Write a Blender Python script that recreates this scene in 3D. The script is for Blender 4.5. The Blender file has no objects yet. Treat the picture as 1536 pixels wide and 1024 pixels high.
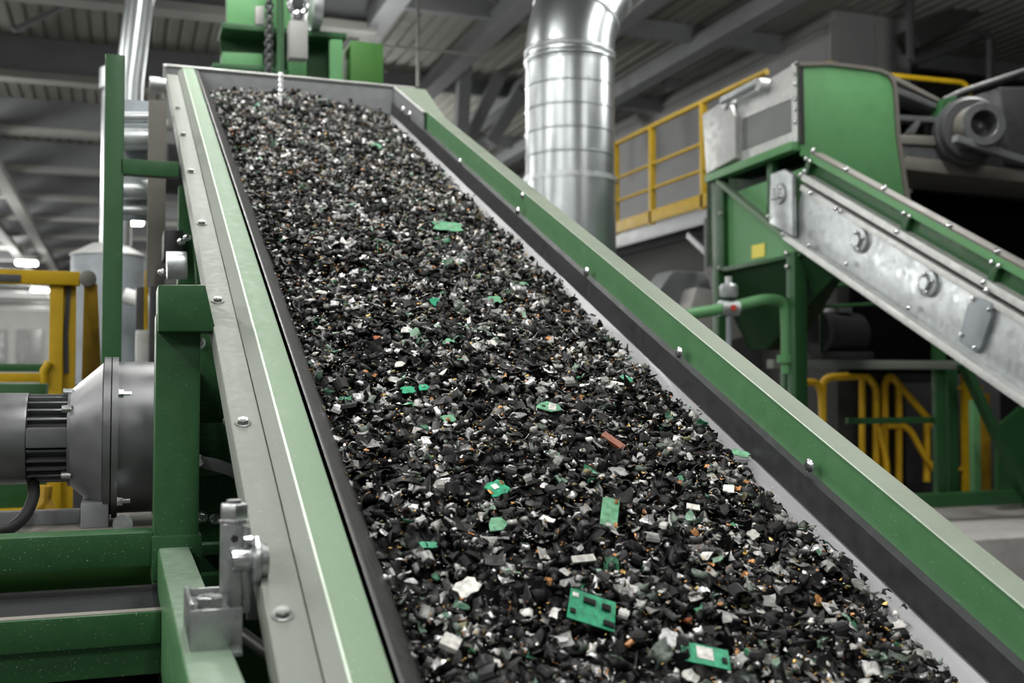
import bpy, bmesh, math, random
import numpy as np
from mathutils import Vector, Matrix

random.seed(7)
C = bpy.context.scene.collection
V = Vector
# ------------------------------------------------------------------ camera frame
F = 1650.0
ZC = 2.4
H = ZC+4.2          # roof height
CAM = V((0, 0, ZC))
YAW = math.atan2(587, math.hypot(F, 60))
PITCH = math.atan2(60, F)
FW = V((math.sin(YAW)*math.cos(PITCH), math.cos(YAW)*math.cos(PITCH), math.sin(PITCH)))
RT = V((math.cos(YAW), -math.sin(YAW), 0))
UP = RT.cross(FW)

def ray(px, py):
    return FW*F + RT*(px-768) + UP*(512-py)

def P(px, py, x=None, y=None, z=None):
    """point of the place seen at a pixel, on the plane x=, y= or z= (world)"""
    r = ray(px, py)
    if x is not None: t = x/r.x
    elif y is not None: t = y/r.y
    else: t = (z-ZC)/r.z
    return CAM + r*t

# main conveyor frame: s runs up the belt, x across, h down from the camera's plane
D = 0.9
INC = math.radians(24.277)
U = V((0, math.cos(INC), math.sin(INC)))
N = V((0, -math.sin(INC), math.cos(INC)))
X = V((1, 0, 0)); Y = V((0, 1, 0)); Z = V((0, 0, 1))

def CV(x, s, h):
    return CAM + D*(X*x + U*s - N*h)

def on_h(px, py, h):
    r = ray(px, py); t = -h*D/(r.dot(N)); p = r*t
    return p.x/D, p.dot(U)/D

def on_x(px, py, x):
    r = ray(px, py); t = x*D/r.x; p = r*t
    return p.dot(U)/D, -p.dot(N)/D

# ------------------------------------------------------------------ materials
MATS = {}
def mk(name, col, rough=.5, metal=0., var=.12, scale=30., bump=0., bscale=200., coat=0., speck=0., spec=.5, coarse=3.):
    m = bpy.data.materials.new(name); m.use_nodes = True
    nt = m.node_tree; b = nt.nodes['Principled BSDF']; L = nt.links
    tc = nt.nodes.new('ShaderNodeTexCoord')
    n1 = nt.nodes.new('ShaderNodeTexNoise'); n1.inputs['Scale'].default_value = scale; n1.inputs['Detail'].default_value = 6
    n2 = nt.nodes.new('ShaderNodeTexNoise'); n2.inputs['Scale'].default_value = coarse; n2.inputs['Detail'].default_value = 4
    L.new(tc.outputs['Object'], n1.inputs['Vector']); L.new(tc.outputs['Object'], n2.inputs['Vector'])
    ad = nt.nodes.new('ShaderNodeMath'); ad.operation = 'ADD'
    L.new(n1.outputs['Fac'], ad.inputs[0]); L.new(n2.outputs['Fac'], ad.inputs[1])
    mr = nt.nodes.new('ShaderNodeMapRange'); mr.inputs[1].default_value = .6; mr.inputs[2].default_value = 1.4
    mr.inputs[3].default_value = 1-var; mr.inputs[4].default_value = 1+var
    L.new(ad.outputs[0], mr.inputs[0])
    mx = nt.nodes.new('ShaderNodeMix'); mx.data_type = 'RGBA'; mx.blend_type = 'MULTIPLY'; mx.inputs[0].default_value = 1
    mx.inputs[6].default_value = (*col, 1); L.new(mr.outputs[0], mx.inputs[7])
    out = mx.outputs[2]
    if speck > 0:      # fine dust specks
        n3 = nt.nodes.new('ShaderNodeTexNoise'); n3.inputs['Scale'].default_value = 260; n3.inputs['Detail'].default_value = 1
        L.new(tc.outputs['Object'], n3.inputs['Vector'])
        r3 = nt.nodes.new('ShaderNodeMapRange'); r3.inputs[1].default_value = .70; r3.inputs[2].default_value = .80
        r3.inputs[4].default_value = speck; L.new(n3.outputs['Fac'], r3.inputs[0])
        m3 = nt.nodes.new('ShaderNodeMix'); m3.data_type = 'RGBA'; m3.inputs[7].default_value = (.55, .6, .55, 1)
        L.new(r3.outputs[0], m3.inputs[0]); L.new(out, m3.inputs[6]); out = m3.outputs[2]
    L.new(out, b.inputs['Base Color'])
    b.inputs['Metallic'].default_value = metal
    rr = nt.nodes.new('ShaderNodeMapRange'); rr.inputs[1].default_value = .3; rr.inputs[2].default_value = .7
    rr.inputs[3].default_value = max(.03, rough-.08); rr.inputs[4].default_value = min(1, rough+.08)
    L.new(n1.outputs['Fac'], rr.inputs[0]); L.new(rr.outputs[0], b.inputs['Roughness'])
    b.inputs['Specular IOR Level'].default_value = spec
    b.inputs['Coat Weight'].default_value = coat; b.inputs['Coat Roughness'].default_value = .25
    if bump > 0:
        n4 = nt.nodes.new('ShaderNodeTexNoise'); n4.inputs['Scale'].default_value = bscale; n4.inputs['Detail'].default_value = 3
        L.new(tc.outputs['Object'], n4.inputs['Vector'])
        bp = nt.nodes.new('ShaderNodeBump'); bp.inputs['Strength'].default_value = bump; bp.inputs['Distance'].default_value = .002
        L.new(n4.outputs['Fac'], bp.inputs['Height']); L.new(bp.outputs[0], b.inputs['Normal'])
    MATS[name] = m
    return m

def galv(name, col, rough=.42, metal=.75, scale=45., var=.18, stretch=(1, 1, 1), rv=.09):
    m = bpy.data.materials.new(name); m.use_nodes = True
    nt = m.node_tree; b = nt.nodes['Principled BSDF']; L = nt.links
    tc = nt.nodes.new('ShaderNodeTexCoord')
    mp = nt.nodes.new('ShaderNodeMapping'); mp.inputs['Scale'].default_value = stretch
    L.new(tc.outputs['Object'], mp.inputs['Vector'])
    vo = nt.nodes.new('ShaderNodeTexVoronoi'); vo.inputs['Scale'].default_value = scale
    L.new(mp.outputs[0], vo.inputs['Vector'])
    sp = nt.nodes.new('ShaderNodeSeparateColor'); L.new(vo.outputs['Color'], sp.inputs[0])
    n2 = nt.nodes.new('ShaderNodeTexNoise'); n2.inputs['Scale'].default_value = 5; n2.inputs['Detail'].default_value = 5
    L.new(mp.outputs[0], n2.inputs['Vector'])
    ad = nt.nodes.new('ShaderNodeMath'); ad.operation = 'ADD'
    L.new(sp.outputs[0], ad.inputs[0]); L.new(n2.outputs['Fac'], ad.inputs[1])
    mr = nt.nodes.new('ShaderNodeMapRange'); mr.inputs[1].default_value = .3; mr.inputs[2].default_value = 1.7
    mr.inputs[3].default_value = 1-var; mr.inputs[4].default_value = 1+var
    L.new(ad.outputs[0], mr.inputs[0])
    mx = nt.nodes.new('ShaderNodeMix'); mx.data_type = 'RGBA'; mx.blend_type = 'MULTIPLY'; mx.inputs[0].default_value = 1
    mx.inputs[6].default_value = (*col, 1); L.new(mr.outputs[0], mx.inputs[7]); L.new(mx.outputs[2], b.inputs['Base Color'])
    r2 = nt.nodes.new('ShaderNodeMapRange'); r2.inputs[1].default_value = 0; r2.inputs[2].default_value = 1
    r2.inputs[3].default_value = rough-rv; r2.inputs[4].default_value = rough+rv
    L.new(sp.outputs[1], r2.inputs[0]); L.new(r2.outputs[0], b.inputs['Roughness'])
    b.inputs['Metallic'].default_value = metal
    MATS[name] = m
    return m

def scrapmat(name, col, rough, metal, var=.5, hue=0., spec=.5):
    """shredded material: every loose piece gets its own brightness"""
    m = bpy.data.materials.new(name); m.use_nodes = True
    nt = m.node_tree; b = nt.nodes['Principled BSDF']; L = nt.links
    g = nt.nodes.new('ShaderNodeNewGeometry'); oi = nt.nodes.new('ShaderNodeObjectInfo')
    ad = nt.nodes.new('ShaderNodeMath'); ad.operation = 'ADD'
    L.new(g.outputs['Random Per Island'], ad.inputs[0]); L.new(oi.outputs['Random'], ad.inputs[1])
    fr = nt.nodes.new('ShaderNodeMath'); fr.operation = 'FRACT'; L.new(ad.outputs[0], fr.inputs[0])
    mr = nt.nodes.new('ShaderNodeMapRange'); mr.inputs[3].default_value = 1-var; mr.inputs[4].default_value = 1+var
    L.new(fr.outputs[0], mr.inputs[0])
    tc = nt.nodes.new('ShaderNodeTexCoord')
    n1 = nt.nodes.new('ShaderNodeTexNoise'); n1.inputs['Scale'].default_value = 90; n1.inputs['Detail'].default_value = 4
    L.new(g.outputs['Position'], n1.inputs['Vector'])
    m2 = nt.nodes.new('ShaderNodeMapRange'); m2.inputs[1].default_value = .35; m2.inputs[2].default_value = .65
    m2.inputs[3].default_value = .65; m2.inputs[4].default_value = 1.2; L.new(n1.outputs['Fac'], m2.inputs[0])
    mu = nt.nodes.new('ShaderNodeMath'); mu.operation = 'MULTIPLY'; L.new(mr.outputs[0], mu.inputs[0]); L.new(m2.outputs[0], mu.inputs[1])
    mx = nt.nodes.new('ShaderNodeMix'); mx.data_type = 'RGBA'; mx.blend_type = 'MULTIPLY'; mx.inputs[0].default_value = 1
    mx.inputs[6].default_value = (*col, 1); L.new(mu.outputs[0], mx.inputs[7]); L.new(mx.outputs[2], b.inputs['Base Color'])
    b.inputs['Metallic'].default_value = metal; b.inputs['Roughness'].default_value = rough
    b.inputs['Specular IOR Level'].default_value = spec
    bp = nt.nodes.new('ShaderNodeBump'); bp.inputs['Strength'].default_value = .35; bp.inputs['Distance'].default_value = .002
    n4 = nt.nodes.new('ShaderNodeTexNoise'); n4.inputs['Scale'].default_value = 260
    L.new(g.outputs['Position'], n4.inputs['Vector']); L.new(n4.outputs['Fac'], bp.inputs['Height']); L.new(bp.outputs[0], b.inputs['Normal'])
    MATS[name] = m
    return m

GREEN = (.020, .078, .026)
mk('green', GREEN, .45, 0, .12, 25, .08, 350, coat=.0, speck=.5, spec=.32)
mk('green_bright', (.105, .28, .115), .5, 0, .10, 15, .05, 350, speck=.3, spec=.3)
mk('green_lime', (.035, .14, .018), .55, 0, .12, 12)
mk('green_sheen', (.165, .24, .165), .62, 0, .06, 40, .12, 420, speck=.5, spec=.2)  # rail green with the ceiling-light sheen painted in as paleness
mk('bolt_grey', (.22, .23, .22), .4, .6, .15, 60)
mk('dust_top', (.17, .16, .14), .8, 0, .2, 40)
mk('edge_glint', (.46, .54, .45), .4, .2, .1, 60)  # pale strip painting the bevel highlight along the rails
mk('panel_grey', (.16, .17, .165), .5, .1, .1, 12)
mk('panel_light', (.30, .30, .29), .5, .1, .08, 12)
mk('green_deep_shade', (.010, .036, .013), .6, 0, .12, 12, spec=.1)  # deep green; on the cone and hood underside it paints in shade
mk('void_shade', (.0022, .0022, .0022), 1, 0, .1, spec=.05)  # near-black colour painting the darkness of openings
mk('yellow_lit', (.78, .47, .016), .42, 0, .15, 12, coarse=9)  # brighter copy of the yellow, making up for low light on the stair rails
mk('cap_pale', (.205, .24, .19), .62, 0, .16, 14, .12, 420, speck=.5, spec=.25)  # overhead sheen painted into the pale cap colour, with dusty patches
mk('beam_pale', (.15, .215, .155), .42, .1, .1, 40, .15, 420, speck=.5)
mk('green_grey', (.168, .185, .163), .58, .0, .10, 60, .15, 420, speck=.4, spec=.25)
mk('green_wall', (.055, .155, .062), .38, 0, .05, 25, .05, 350, coat=.2, speck=.6)
mk('grey_paint', (.20, .21, .22), .45, .3, .10, 20, .05)
mk('motor_grey', (.125, .13, .135), .36, .4, .15, 20, .08, 300)
mk('motor_dark', (.055, .058, .06), .5, .2, .15, 30)
mk('black', (.010, .010, .011), .6, 0, .3, 30)
mk('rubber', (.034, .034, .034), .48, 0, .3, 40, .15, 250, speck=.25)
mk('wear', (.032, .032, .036), .42, 0, .2, 30, .1, 150)
mk('yellow', (.38, .245, .008), .5, 0, .18, 12, speck=.0, coarse=9, spec=.2)
mk('yellow_worn', (.36, .215, .01), .6, 0, .45, 9, coarse=6)
mk('sticker', (.75, .66, .08), .5, 0, .1, 9)
mk('concrete', (.40, .39, .38), .85, 0, .2, 14, .3, 60)
mk('ceiling', (.24, .24, .215), .7, .1, .1, 5)
mk('girder', (.19, .20, .21), .6, .1, .1, 4)
mk('girder_light', (.27, .275, .26), .6, .1, .1, 4)
mk('wallgrey', (.235, .24, .245), .7, 0, .08, 2)
mk('wallpale', (.30, .305, .295), .7, 0, .08, 2)
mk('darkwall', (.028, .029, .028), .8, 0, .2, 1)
mk('floor', (.11, .11, .105), .6, 0, .25, 3)
mk('taupe', (.15, .142, .125), .6, .1, .15, 8)
mk('glass_dark', (.06, .07, .065), .2, 0, .1, 3)
mk('chrome', (.62, .63, .65), .22, 1, .1, 40)
mk('zinc', (.42, .44, .44), .32, .9, .2, 60, .2, 180)
mk('red', (.45, .05, .03), .5)
mk('steel', (.45, .45, .46), .3, .9, .15, 60)
galv('galv', (.46, .49, .50), .40, .7, 28, .16)
galv('galv_duct', (.39, .42, .43), .30, .85, 6, .05, (1, 1, 1), .015)
galv('galv_pale', (.55, .56, .55), .5, .4, 30, .1)
galv('galv_silo', (.27, .30, .325), .5, .35, 10, .1)
galv('liner', (.205, .205, .215), .5, .3, 30, .08, (1, .05, .05))
galv('plate', (.52, .545, .56), .55, .05, 25, .08)
mE = bpy.data.materials.new('lamp'); mE.use_nodes = True
_b = mE.node_tree.nodes['Principled BSDF']; _b.inputs['Emission Color'].default_value = (1, .98, .93, 1); _b.inputs['Emission Strength'].default_value = 14
MATS['lamp'] = mE
# black-and-grey ribbed belt of the little cross conveyor
mk('belt', (.016, .017, .019), .7, 0, .5, 120, .6, 90, spec=.15)
# scrap
scrapmat('s_black', (.007, .007, .0075), .45, 0, .5, spec=.18)
scrapmat('s_char', (.022, .023, .024), .45, 0, .5, spec=.3)
scrapmat('s_greygreen', (.055, .075, .06), .45, .15, .5)
scrapmat('s_grey', (.28, .28, .27), .4, .3, .5)
scrapmat('s_olive', (.12, .11, .05), .45, .2, .5)
scrapmat('s_silver', (.62, .62, .63), .3, .6, .35)
scrapmat('s_white', (.62, .61, .57), .5, 0, .3)
scrapmat('s_copper', (.44, .205, .075), .36, .6, .4)
scrapmat('s_gold', (.54, .35, .11), .32, .7, .4)
scrapmat('s_green', (.035, .17, .085), .4, 0, .4)
scrapmat('s_palegreen', (.22, .36, .26), .45, 0, .3)
scrapmat('pcb', (.018, .30, .15), .36, 0, .12)
scrapmat('pcb_pale', (.14, .36, .21), .4, 0, .12)
scrapmat('rust', (.25, .065, .022), .5, .1, .2)

# ------------------------------------------------------------------ mesh builder
class MB:
    def __init__(s): s.bm = bmesh.new()
    def _bev(s, faces, bev, seg=2):
        if bev > 0:
            es = list({e for f in faces for e in f.edges})
            bmesh.ops.bevel(s.bm, geom=es, offset=bev, segments=seg, profile=.6, affect='EDGES', clamp_overlap=True)
    def prism(s, pts, vec, bev=0):
        a = [s.bm.verts.new(p) for p in pts]; b = [s.bm.verts.new(V(p)+V(vec)) for p in pts]
        n = len(a); fs = [s.bm.faces.new(a), s.bm.faces.new(b[::-1])]
        for i in range(n): fs.append(s.bm.faces.new((a[i], b[i], b[(i+1) % n], a[(i+1) % n])))
        bmesh.ops.recalc_face_normals(s.bm, faces=fs)
        s._bev(fs, bev); return s
    def box(s, lo, hi, bev=0):
        lo = V(lo); hi = V(hi)
        return s.prism([lo, (hi.x, lo.y, lo.z), (hi.x, hi.y, lo.z), (lo.x, hi.y, lo.z)], (0, 0, hi.z-lo.z), bev)
    def beam(s, p0, p1, w, h, up=Z, bev=0):
        p0 = V(p0); p1 = V(p1); d = (p1-p0).normalized()
        sd = d.cross(V(up)); sd = sd.normalized() if sd.length > 1e-5 else X.copy(); u = sd.cross(d)
        q = [p0+sd*a*w/2+u*b*h/2 for a, b in ((-1, -1), (1, -1), (1, 1), (-1, 1))]
        return s.prism(q, p1-p0, bev)
    def tube(s, path, r, n=12, caps=True):
        path = [V(p) for p in path]; rings = []; prev = None
        for i, p in enumerate(path):
            t = (path[min(i+1, len(path)-1)]-path[max(i-1, 0)]).normalized()
            if prev is None:
                a = t.cross(Z) if abs(t.z) < .9 else t.cross(X)
                a.normalize()
            else:
                a = prev-t*prev.dot(t); a.normalize()
            prev = a; b = t.cross(a); rr = r[i] if isinstance(r, (list, tuple)) else r
            rings.append([s.bm.verts.new(p+(a*math.cos(k*2*math.pi/n)+b*math.sin(k*2*math.pi/n))*rr) for k in range(n)])
        for i in range(len(rings)-1):
            for k in range(n):
                s.bm.faces.new((rings[i][k], rings[i][(k+1) % n], rings[i+1][(k+1) % n], rings[i+1][k]))
        if caps: s.bm.faces.new(rings[0][::-1]); s.bm.faces.new(rings[-1])
        return s
    def lathe(s, o, axis, prof, n=48, caps=True):
        o = V(o); ax = V(axis).normalized(); a = ax.cross(Z) if abs(ax.z) < .9 else ax.cross(X); a.normalize(); b = ax.cross(a)
        rings = [[s.bm.verts.new(o+ax*t+(a*math.cos(k*2*math.pi/n)+b*math.sin(k*2*math.pi/n))*max(r, 1e-4)) for k in range(n)] for t, r in prof]
        for i in range(len(rings)-1):
            for k in range(n):
                s.bm.faces.new((rings[i][k], rings[i][(k+1) % n], rings[i+1][(k+1) % n], rings[i+1][k]))
        if caps: s.bm.faces.new(rings[0][::-1]); s.bm.faces.new(rings[-1])
        return s
    def cyl(s, p0, p1, r, n=24):
        p0 = V(p0); p1 = V(p1); return s.lathe(p0, p1-p0, [(0, r), ((p1-p0).length, r)], n)
    def hexnut(s, c, ax, r, t):
        c = V(c); ax = V(ax).normalized(); k = t*.12
        return s.lathe(c, ax, [(0, r*.9), (k, r), (t-k, r), (t, r*.9)], 6)
    def quadstrip(s, rows):
        g = [[s.bm.verts.new(p) for p in r] for r in rows]
        for i in range(len(g)-1):
            for j in range(len(g[0])-1): s.bm.faces.new((g[i][j], g[i][j+1], g[i+1][j+1], g[i+1][j]))
        return s
    def build(s, name, mat, parent=None, ang=35):
        off = V((0, 0, 0)); p = parent
        while p is not None: off += p.location; p = p.parent
        bmesh.ops.recalc_face_normals(s.bm, faces=s.bm.faces[:])
        if parent is None:
            cs = [v.co for v in s.bm.verts]
            mn = V((min(c.x for c in cs), min(c.y for c in cs), min(c.z for c in cs))); mx = V((max(c.x for c in cs), max(c.y for c in cs), max(c.z for c in cs)))
            off = V(((mn.x+mx.x)/2, (mn.y+mx.y)/2, mn.z))
        for v in s.bm.verts: v.co -= off
        me = bpy.data.meshes.new(name); s.bm.to_mesh(me); s.bm.free()
        me.materials.append(MATS[mat] if isinstance(mat, str) else mat)
        me.shade_smooth(); me.set_sharp_from_angle(angle=math.radians(ang))
        o = bpy.data.objects.new(name, me); C.objects.link(o)
        if parent is not None: o.parent = parent
        else: o.location = off
        return o

def tag(o, label, cat, group=None, kind=None):
    o['label'] = label; o['category'] = cat
    if group: o['group'] = group
    if kind: o['kind'] = kind
    return o

def thing(name, label, cat, loc, group=None):
    o = bpy.data.objects.new(name, None); o.empty_display_size = .1; C.objects.link(o); o.location = V(loc)
    return tag(o, label, cat, group)

def struct(o):
    o['kind'] = 'structure'; return o

def rounded(pts, r, seg=3, closed=True):
    out = []; n = len(pts)
    for i in range(n):
        p0, p, p1 = V((*pts[i-1], 0)), V((*pts[i], 0)), V((*pts[(i+1) % n], 0))
        d0 = (p0-p); d1 = (p1-p); k = min(r, d0.length*.45, d1.length*.45)
        a = p+d0.normalized()*k; b = p+d1.normalized()*k
        for j in range(seg+1):
            t = j/seg; q = a*(1-t)**2+p*2*t*(1-t)+b*t*t
            out.append((q.x, q.y))
    return out

def arc_path(pts, r, seg=5):
    """polyline with rounded corners"""
    pts = [V(p) for p in pts]; out = [pts[0]]
    for i in range(1, len(pts)-1):
        p0, p, p1 = pts[i-1], pts[i], pts[i+1]
        k = min(r, (p0-p).length*.48, (p1-p).length*.48)
        a = p+(p0-p).normalized()*k; b = p+(p1-p).normalized()*k
        for j in range(seg+1):
            t = j/seg; out.append(a*(1-t)**2+p*2*t*(1-t)+b*t*t)
    return out+[pts[-1]]

def catmull(pts, seg=6):
    pts = [V(p) for p in pts]; q = [pts[0]*2-pts[1]]+pts+[pts[-1]*2-pts[-2]]; out = []
    for i in range(1, len(q)-2):
        for j in range(seg):
            t = j/seg; a, b, c, d = q[i-1], q[i], q[i+1], q[i+2]
            out.append(.5*((2*b)+(c-a)*t+(2*a-5*b+4*c-d)*t*t+(3*b-a-3*c+d)*t**3))
    return out+[pts[-1]]

def bolt(parent, c, ax, r=.012, mat='zinc', name='bolt', washer=1.45):
    """flange-head bolt: washer, hexagon, raised button"""
    c = V(c); ax = V(ax).normalized(); m = MB()
    m.lathe(c, ax, [(0, r*washer), (r*.16, r*washer), (r*.22, r*washer*.93)], 20)
    m.hexnut(c+ax*r*.22, ax, r, r*.72)
    m.lathe(c+ax*r*.94, ax, [(0, r*.62), (r*.12, r*.55), (r*.14, .0001)], 16)
    return m.build(name, mat, parent)

# ================================================================== MAIN CONVEYOR
S0, S1 = .25, 6.44
conv = thing('inclined_conveyor', 'green inclined trough conveyor carrying shredded scrap up to a grey end plate', 'conveyor', CV(.9, 1.2, 1.6))
def sweep(prof, s0, s1, name, mat, parent, ang=35):
    return MB().prism([CV(x, s0, h) for x, h in prof], U*D*(s1-s0)).build(name, mat, parent, ang)
# bolted flange on the outer left
fl_ = sweep(rounded([(.212, 1.020), (.2725, 1.020), (.2725, 1.028), (.220, 1.028), (.220, 1.085), (.212, 1.085)], .0025), S0, 6.28, 'bolted_flange', 'green_grey', conv); fl_['label'] = 'grey-green bolted outer flange'
# bent top rail, left
sweep(rounded([(.3025, 1.000), (.3635, 1.000), (.3635, 1.085), (.356, 1.085), (.356, 1.007), (.302, 1.007)], .0035), S0, 6.43, 'side_rail', 'green_sheen', conv)['label'] = 'pale green top rail with overhead sheen in its colour'
sweep([(.2745, 1.022), (.3015, 1.002), (.306, 1.008), (.281, 1.027), (.281, 1.34), (.2745, 1.34)], S0, 6.43, 'rail_web', 'green_grey', conv)['label'] = 'grey-green web between flange and top rail'
sweep([(.3008, 1.0012), (.3030, .9987), (.3048, .9987), (.3048, 1.001), (.303, 1.003)], S0, 6.43, 'edge_glint', 'edge_glint', conv)['label'] = 'bright highlight painted along the rail edge'
# rubber skirt, left
sweep(rounded([(.371, 1.003), (.378, 1.003), (.490, 1.185), (.478, 1.19)], .002), S0, 6.42, 'rubber_skirt', 'rubber', conv)['label'] = 'black rubber skirt'
# right wall
sweep(rounded([(1.511, 1.000), (1.518, 1.0075), (1.518, 1.36), (1.5105, 1.36)], .002), S0, 6.43, 'side_wall', 'green_wall', conv)['label'] = 'deep green inner wall'
sweep(rounded([(1.511, .9995), (1.581, .9995), (1.581, 1.13), (1.574, 1.13), (1.574, 1.0070), (1.511, 1.0070)], .0035), S0, 6.43, 'side_rail', 'cap_pale', conv)['label'] = 'pale grey-green cap rail, overhead sheen in its colour, dusty patches'
sweep([(1.5095, 1.0008), (1.5095, .9987), (1.5118, .9987), (1.5118, 1.0008)], S0, 5.68, 'edge_glint', 'edge_glint', conv)['label'] = 'bright highlight painted along the cap rail edge'
# widening gusset where the cap meets the end plate
MB().prism([CV(1.578, 5.55, .999), CV(1.60, 5.75, .999), CV(1.685, 6.43, .999), CV(1.50, 6.43, .999), CV(1.515, 5.9, .999)], N*-.012).build('cap_gusset', 'cap_pale', conv)
ws_ = sweep([(1.488, 1.090), (1.5105, 1.087), (1.5105, 1.160), (1.488, 1.156)], S0, 6.42, 'wear_strip', 'wear', conv); ws_['label'] = 'black wear strip bolted along the wall'
sweep([(1.505, 1.150), (1.505, 1.160), (1.40, 1.235), (1.30, 1.285), (1.30, 1.277), (1.398, 1.227)], S0, 6.42, 'liner', 'liner', conv)['label'] = 'bright bare steel liner'
# belt under the load, pan under the belt
sweep([(.45, 1.165), (.55, 1.25), (.95, 1.29), (1.32, 1.27), (1.32, 1.285), (.95, 1.305), (.55, 1.265), (.45, 1.185)], S0, 6.42, 'belt', 'rubber', conv)
sweep([(.288, 1.33), (1.515, 1.33), (1.515, 1.345), (.288, 1.345)], S0, 6.42, 'trough_pan', 'green', conv)
# end plate with folded top edge
m = MB(); m.prism([CV(x, 6.44, h) for x, h in ((.205, 1.0), (1.62, 1.0), (1.62, 1.42), (.205, 1.42))], U*D*.012)
m.build('end_plate', 'plate', conv)['label'] = 'grey steel end plate'
m = MB(); m.prism([CV(x, 6.425, h) for x, h in ((.203, .994), (1.622, .994), (1.622, 1.002), (.203, 1.002))], U*D*.03)
m.prism([CV(x, 6.40, h) for x, h in ((.200, .994), (.214, .994), (.214, 1.17), (.200, 1.17))], U*D*.05)
m.build('plate_edge', 'galv_pale', conv)['label'] = 'pale folded edge of the end plate'
# corner bracket inside the right end
s_a, h_a = on_x(651, 170, 1.497); s_b, h_b = on_x(612, 145, 1.497)
MB().prism([CV(1.492, 5.70, 1.002), CV(1.492, 6.42, 1.002), CV(1.492, 6.42, 1.10), CV(1.492, 5.66, 1.092)], X*D*.012, .002).build('corner_bracket', 'grey_paint', conv)
MB().prism([CV(1.487, 5.68, .999), CV(1.487, 6.42, .999), CV(1.487, 6.42, 1.007), CV(1.487, 5.68, 1.007)], X*D*.018).build('bracket_edge', 'galv_pale', conv)
for px, py in ((430, 922), (363, 635), (322, 452), (296, 336), (281, 258), (272, 203), (265, 163)):
    x, s = on_h(px, py, 1.020)
    bolt(fl_, CV(.2345, s, 1.020), N, .0105, 'bolt_grey')
for px, py in ((1214, 699), (1019, 529), (880, 408), (777, 317), (690, 243)):
    s, h = on_x(px, py, 1.487)
    c = CV(1.488, s, h); mm = MB()
    mm.lathe(c, -X, [(0, .0165), (.003, .0165), (.006, .013), (.0085, .007), (.0092, .0004)], 20); mm.build('bolt', 'chrome', ws_, 50)
s, h = on_x(784, 293, 1.5105); mm = MB(); mm.lathe(CV(1.5105, s, h), -X, [(0, .012), (.004, .011), (.008, .004), (.0085, .0003)], 16); mm.build('bolt', 'chrome', conv, 50)
for px, py in ((604, 165), (614, 172)):
    mm = MB(); s, h = on_x(px, py, 1.49); mm.lathe(CV(1.492, s, h), -X, [(0, .02), (.006, .018), (.012, .006), (.0122, .0003)], 16); mm.build('bolt', 'steel', conv, 50)
# tail roller seen beside the flange at the top, and its small shaft end
MB().cyl(CV(.10, 5.30, 1.30), CV(.27, 5.30, 1.30), .105, 32).build('return_roller', 'motor_dark', conv)
MB().cyl(CV(.03, 5.62, 1.16), CV(.24, 5.62, 1.16), .026, 20).build('roller_shaft', 'galv_pale', conv)
m = MB(); m.cyl(CV(.13, 6.40, 1.10), CV(.22, 6.40, 1.10), .035, 20); m.build('shaft_bearing', 'galv', conv)

# ================================================================== SCRAP HEAP
rng = np.random.default_rng(11)
def bulge(xs, ss):
    """depth h of the heap's surface across the belt (units of D)"""
    t = (xs-.455)/(1.440-.455)
    h = 1.135*(1-t)+1.178*t - .235*t*(1-t)
    h = h + .010*np.sin(xs*9+ss*3.1)*np.cos(ss*4.3-xs*5) + .006*np.sin(ss*11+xs*17)
    return h
def hull(pts):
    bm = bmesh.new()
    for p in pts: bm.verts.new(p)
    r = bmesh.ops.convex_hull(bm, input=bm.verts[:])
    bmesh.ops.delete(bm, geom=list({g for g in r['geom_interior'] if isinstance(g, bmesh.types.BMVert)}), context='VERTS')
    bm.verts.index_update(); vs = np.array([v.co[:] for v in bm.verts]); fs = [[v.index for v in f.verts] for f in bm.faces]; bm.free()
    return vs, fs
def t_flake(thick=.07, bend=.5, asp=.75, jag=.16, n=3):
    us = np.linspace(-.5, .5, n+1); vs = np.linspace(-.5, .5, 3); top = []
    b = rng.normal(0, bend); tw = rng.normal(0, .25); ax = rng.uniform(-.6, .6); tap = rng.uniform(.5, 1.0)
    for u in us:
        for v in vs:
            w = 1-(1-tap)*(u+.5)
            x = u+rng.normal(0, jag*.5); y = v*asp*w+rng.normal(0, jag*.5)
            z = b*((x+ax*y)**2-.1)*1.4 + tw*x*y + rng.normal(0, .025)
            top.append((x, y, z))
    top = np.array(top); k = len(top); bot = top+np.array([0, 0, -thick]); bot[:, :2] *= rng.uniform(.9, 1.0)
    vv = np.vstack([top, bot]); f = []
    for i in range(n):
        for j in range(2):
            a = i*3+j; f.append([a, a+3, a+4, a+1]); f.append([k+a, k+a+1, k+a+4, k+a+3])
    ring = [i*3 for i in range(n+1)]+[n*3+1]+[i*3+2 for i in range(n, -1, -1)]+[1]
    for i in range(len(ring)):
        a, c = ring[i], ring[(i+1) % len(ring)]; f.append([a, c, k+c, k+a][::-1])
    return vv, f
def t_chunk(sx=1, sy=.7, sz=.45, n=10):
    p = rng.normal(0, 1, (n, 3)); p /= np.linalg.norm(p, axis=1)[:, None]; p *= rng.uniform(.75, 1, (n, 1)); p *= np.array([sx, sy, sz])*.5
    return hull(p)
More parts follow.
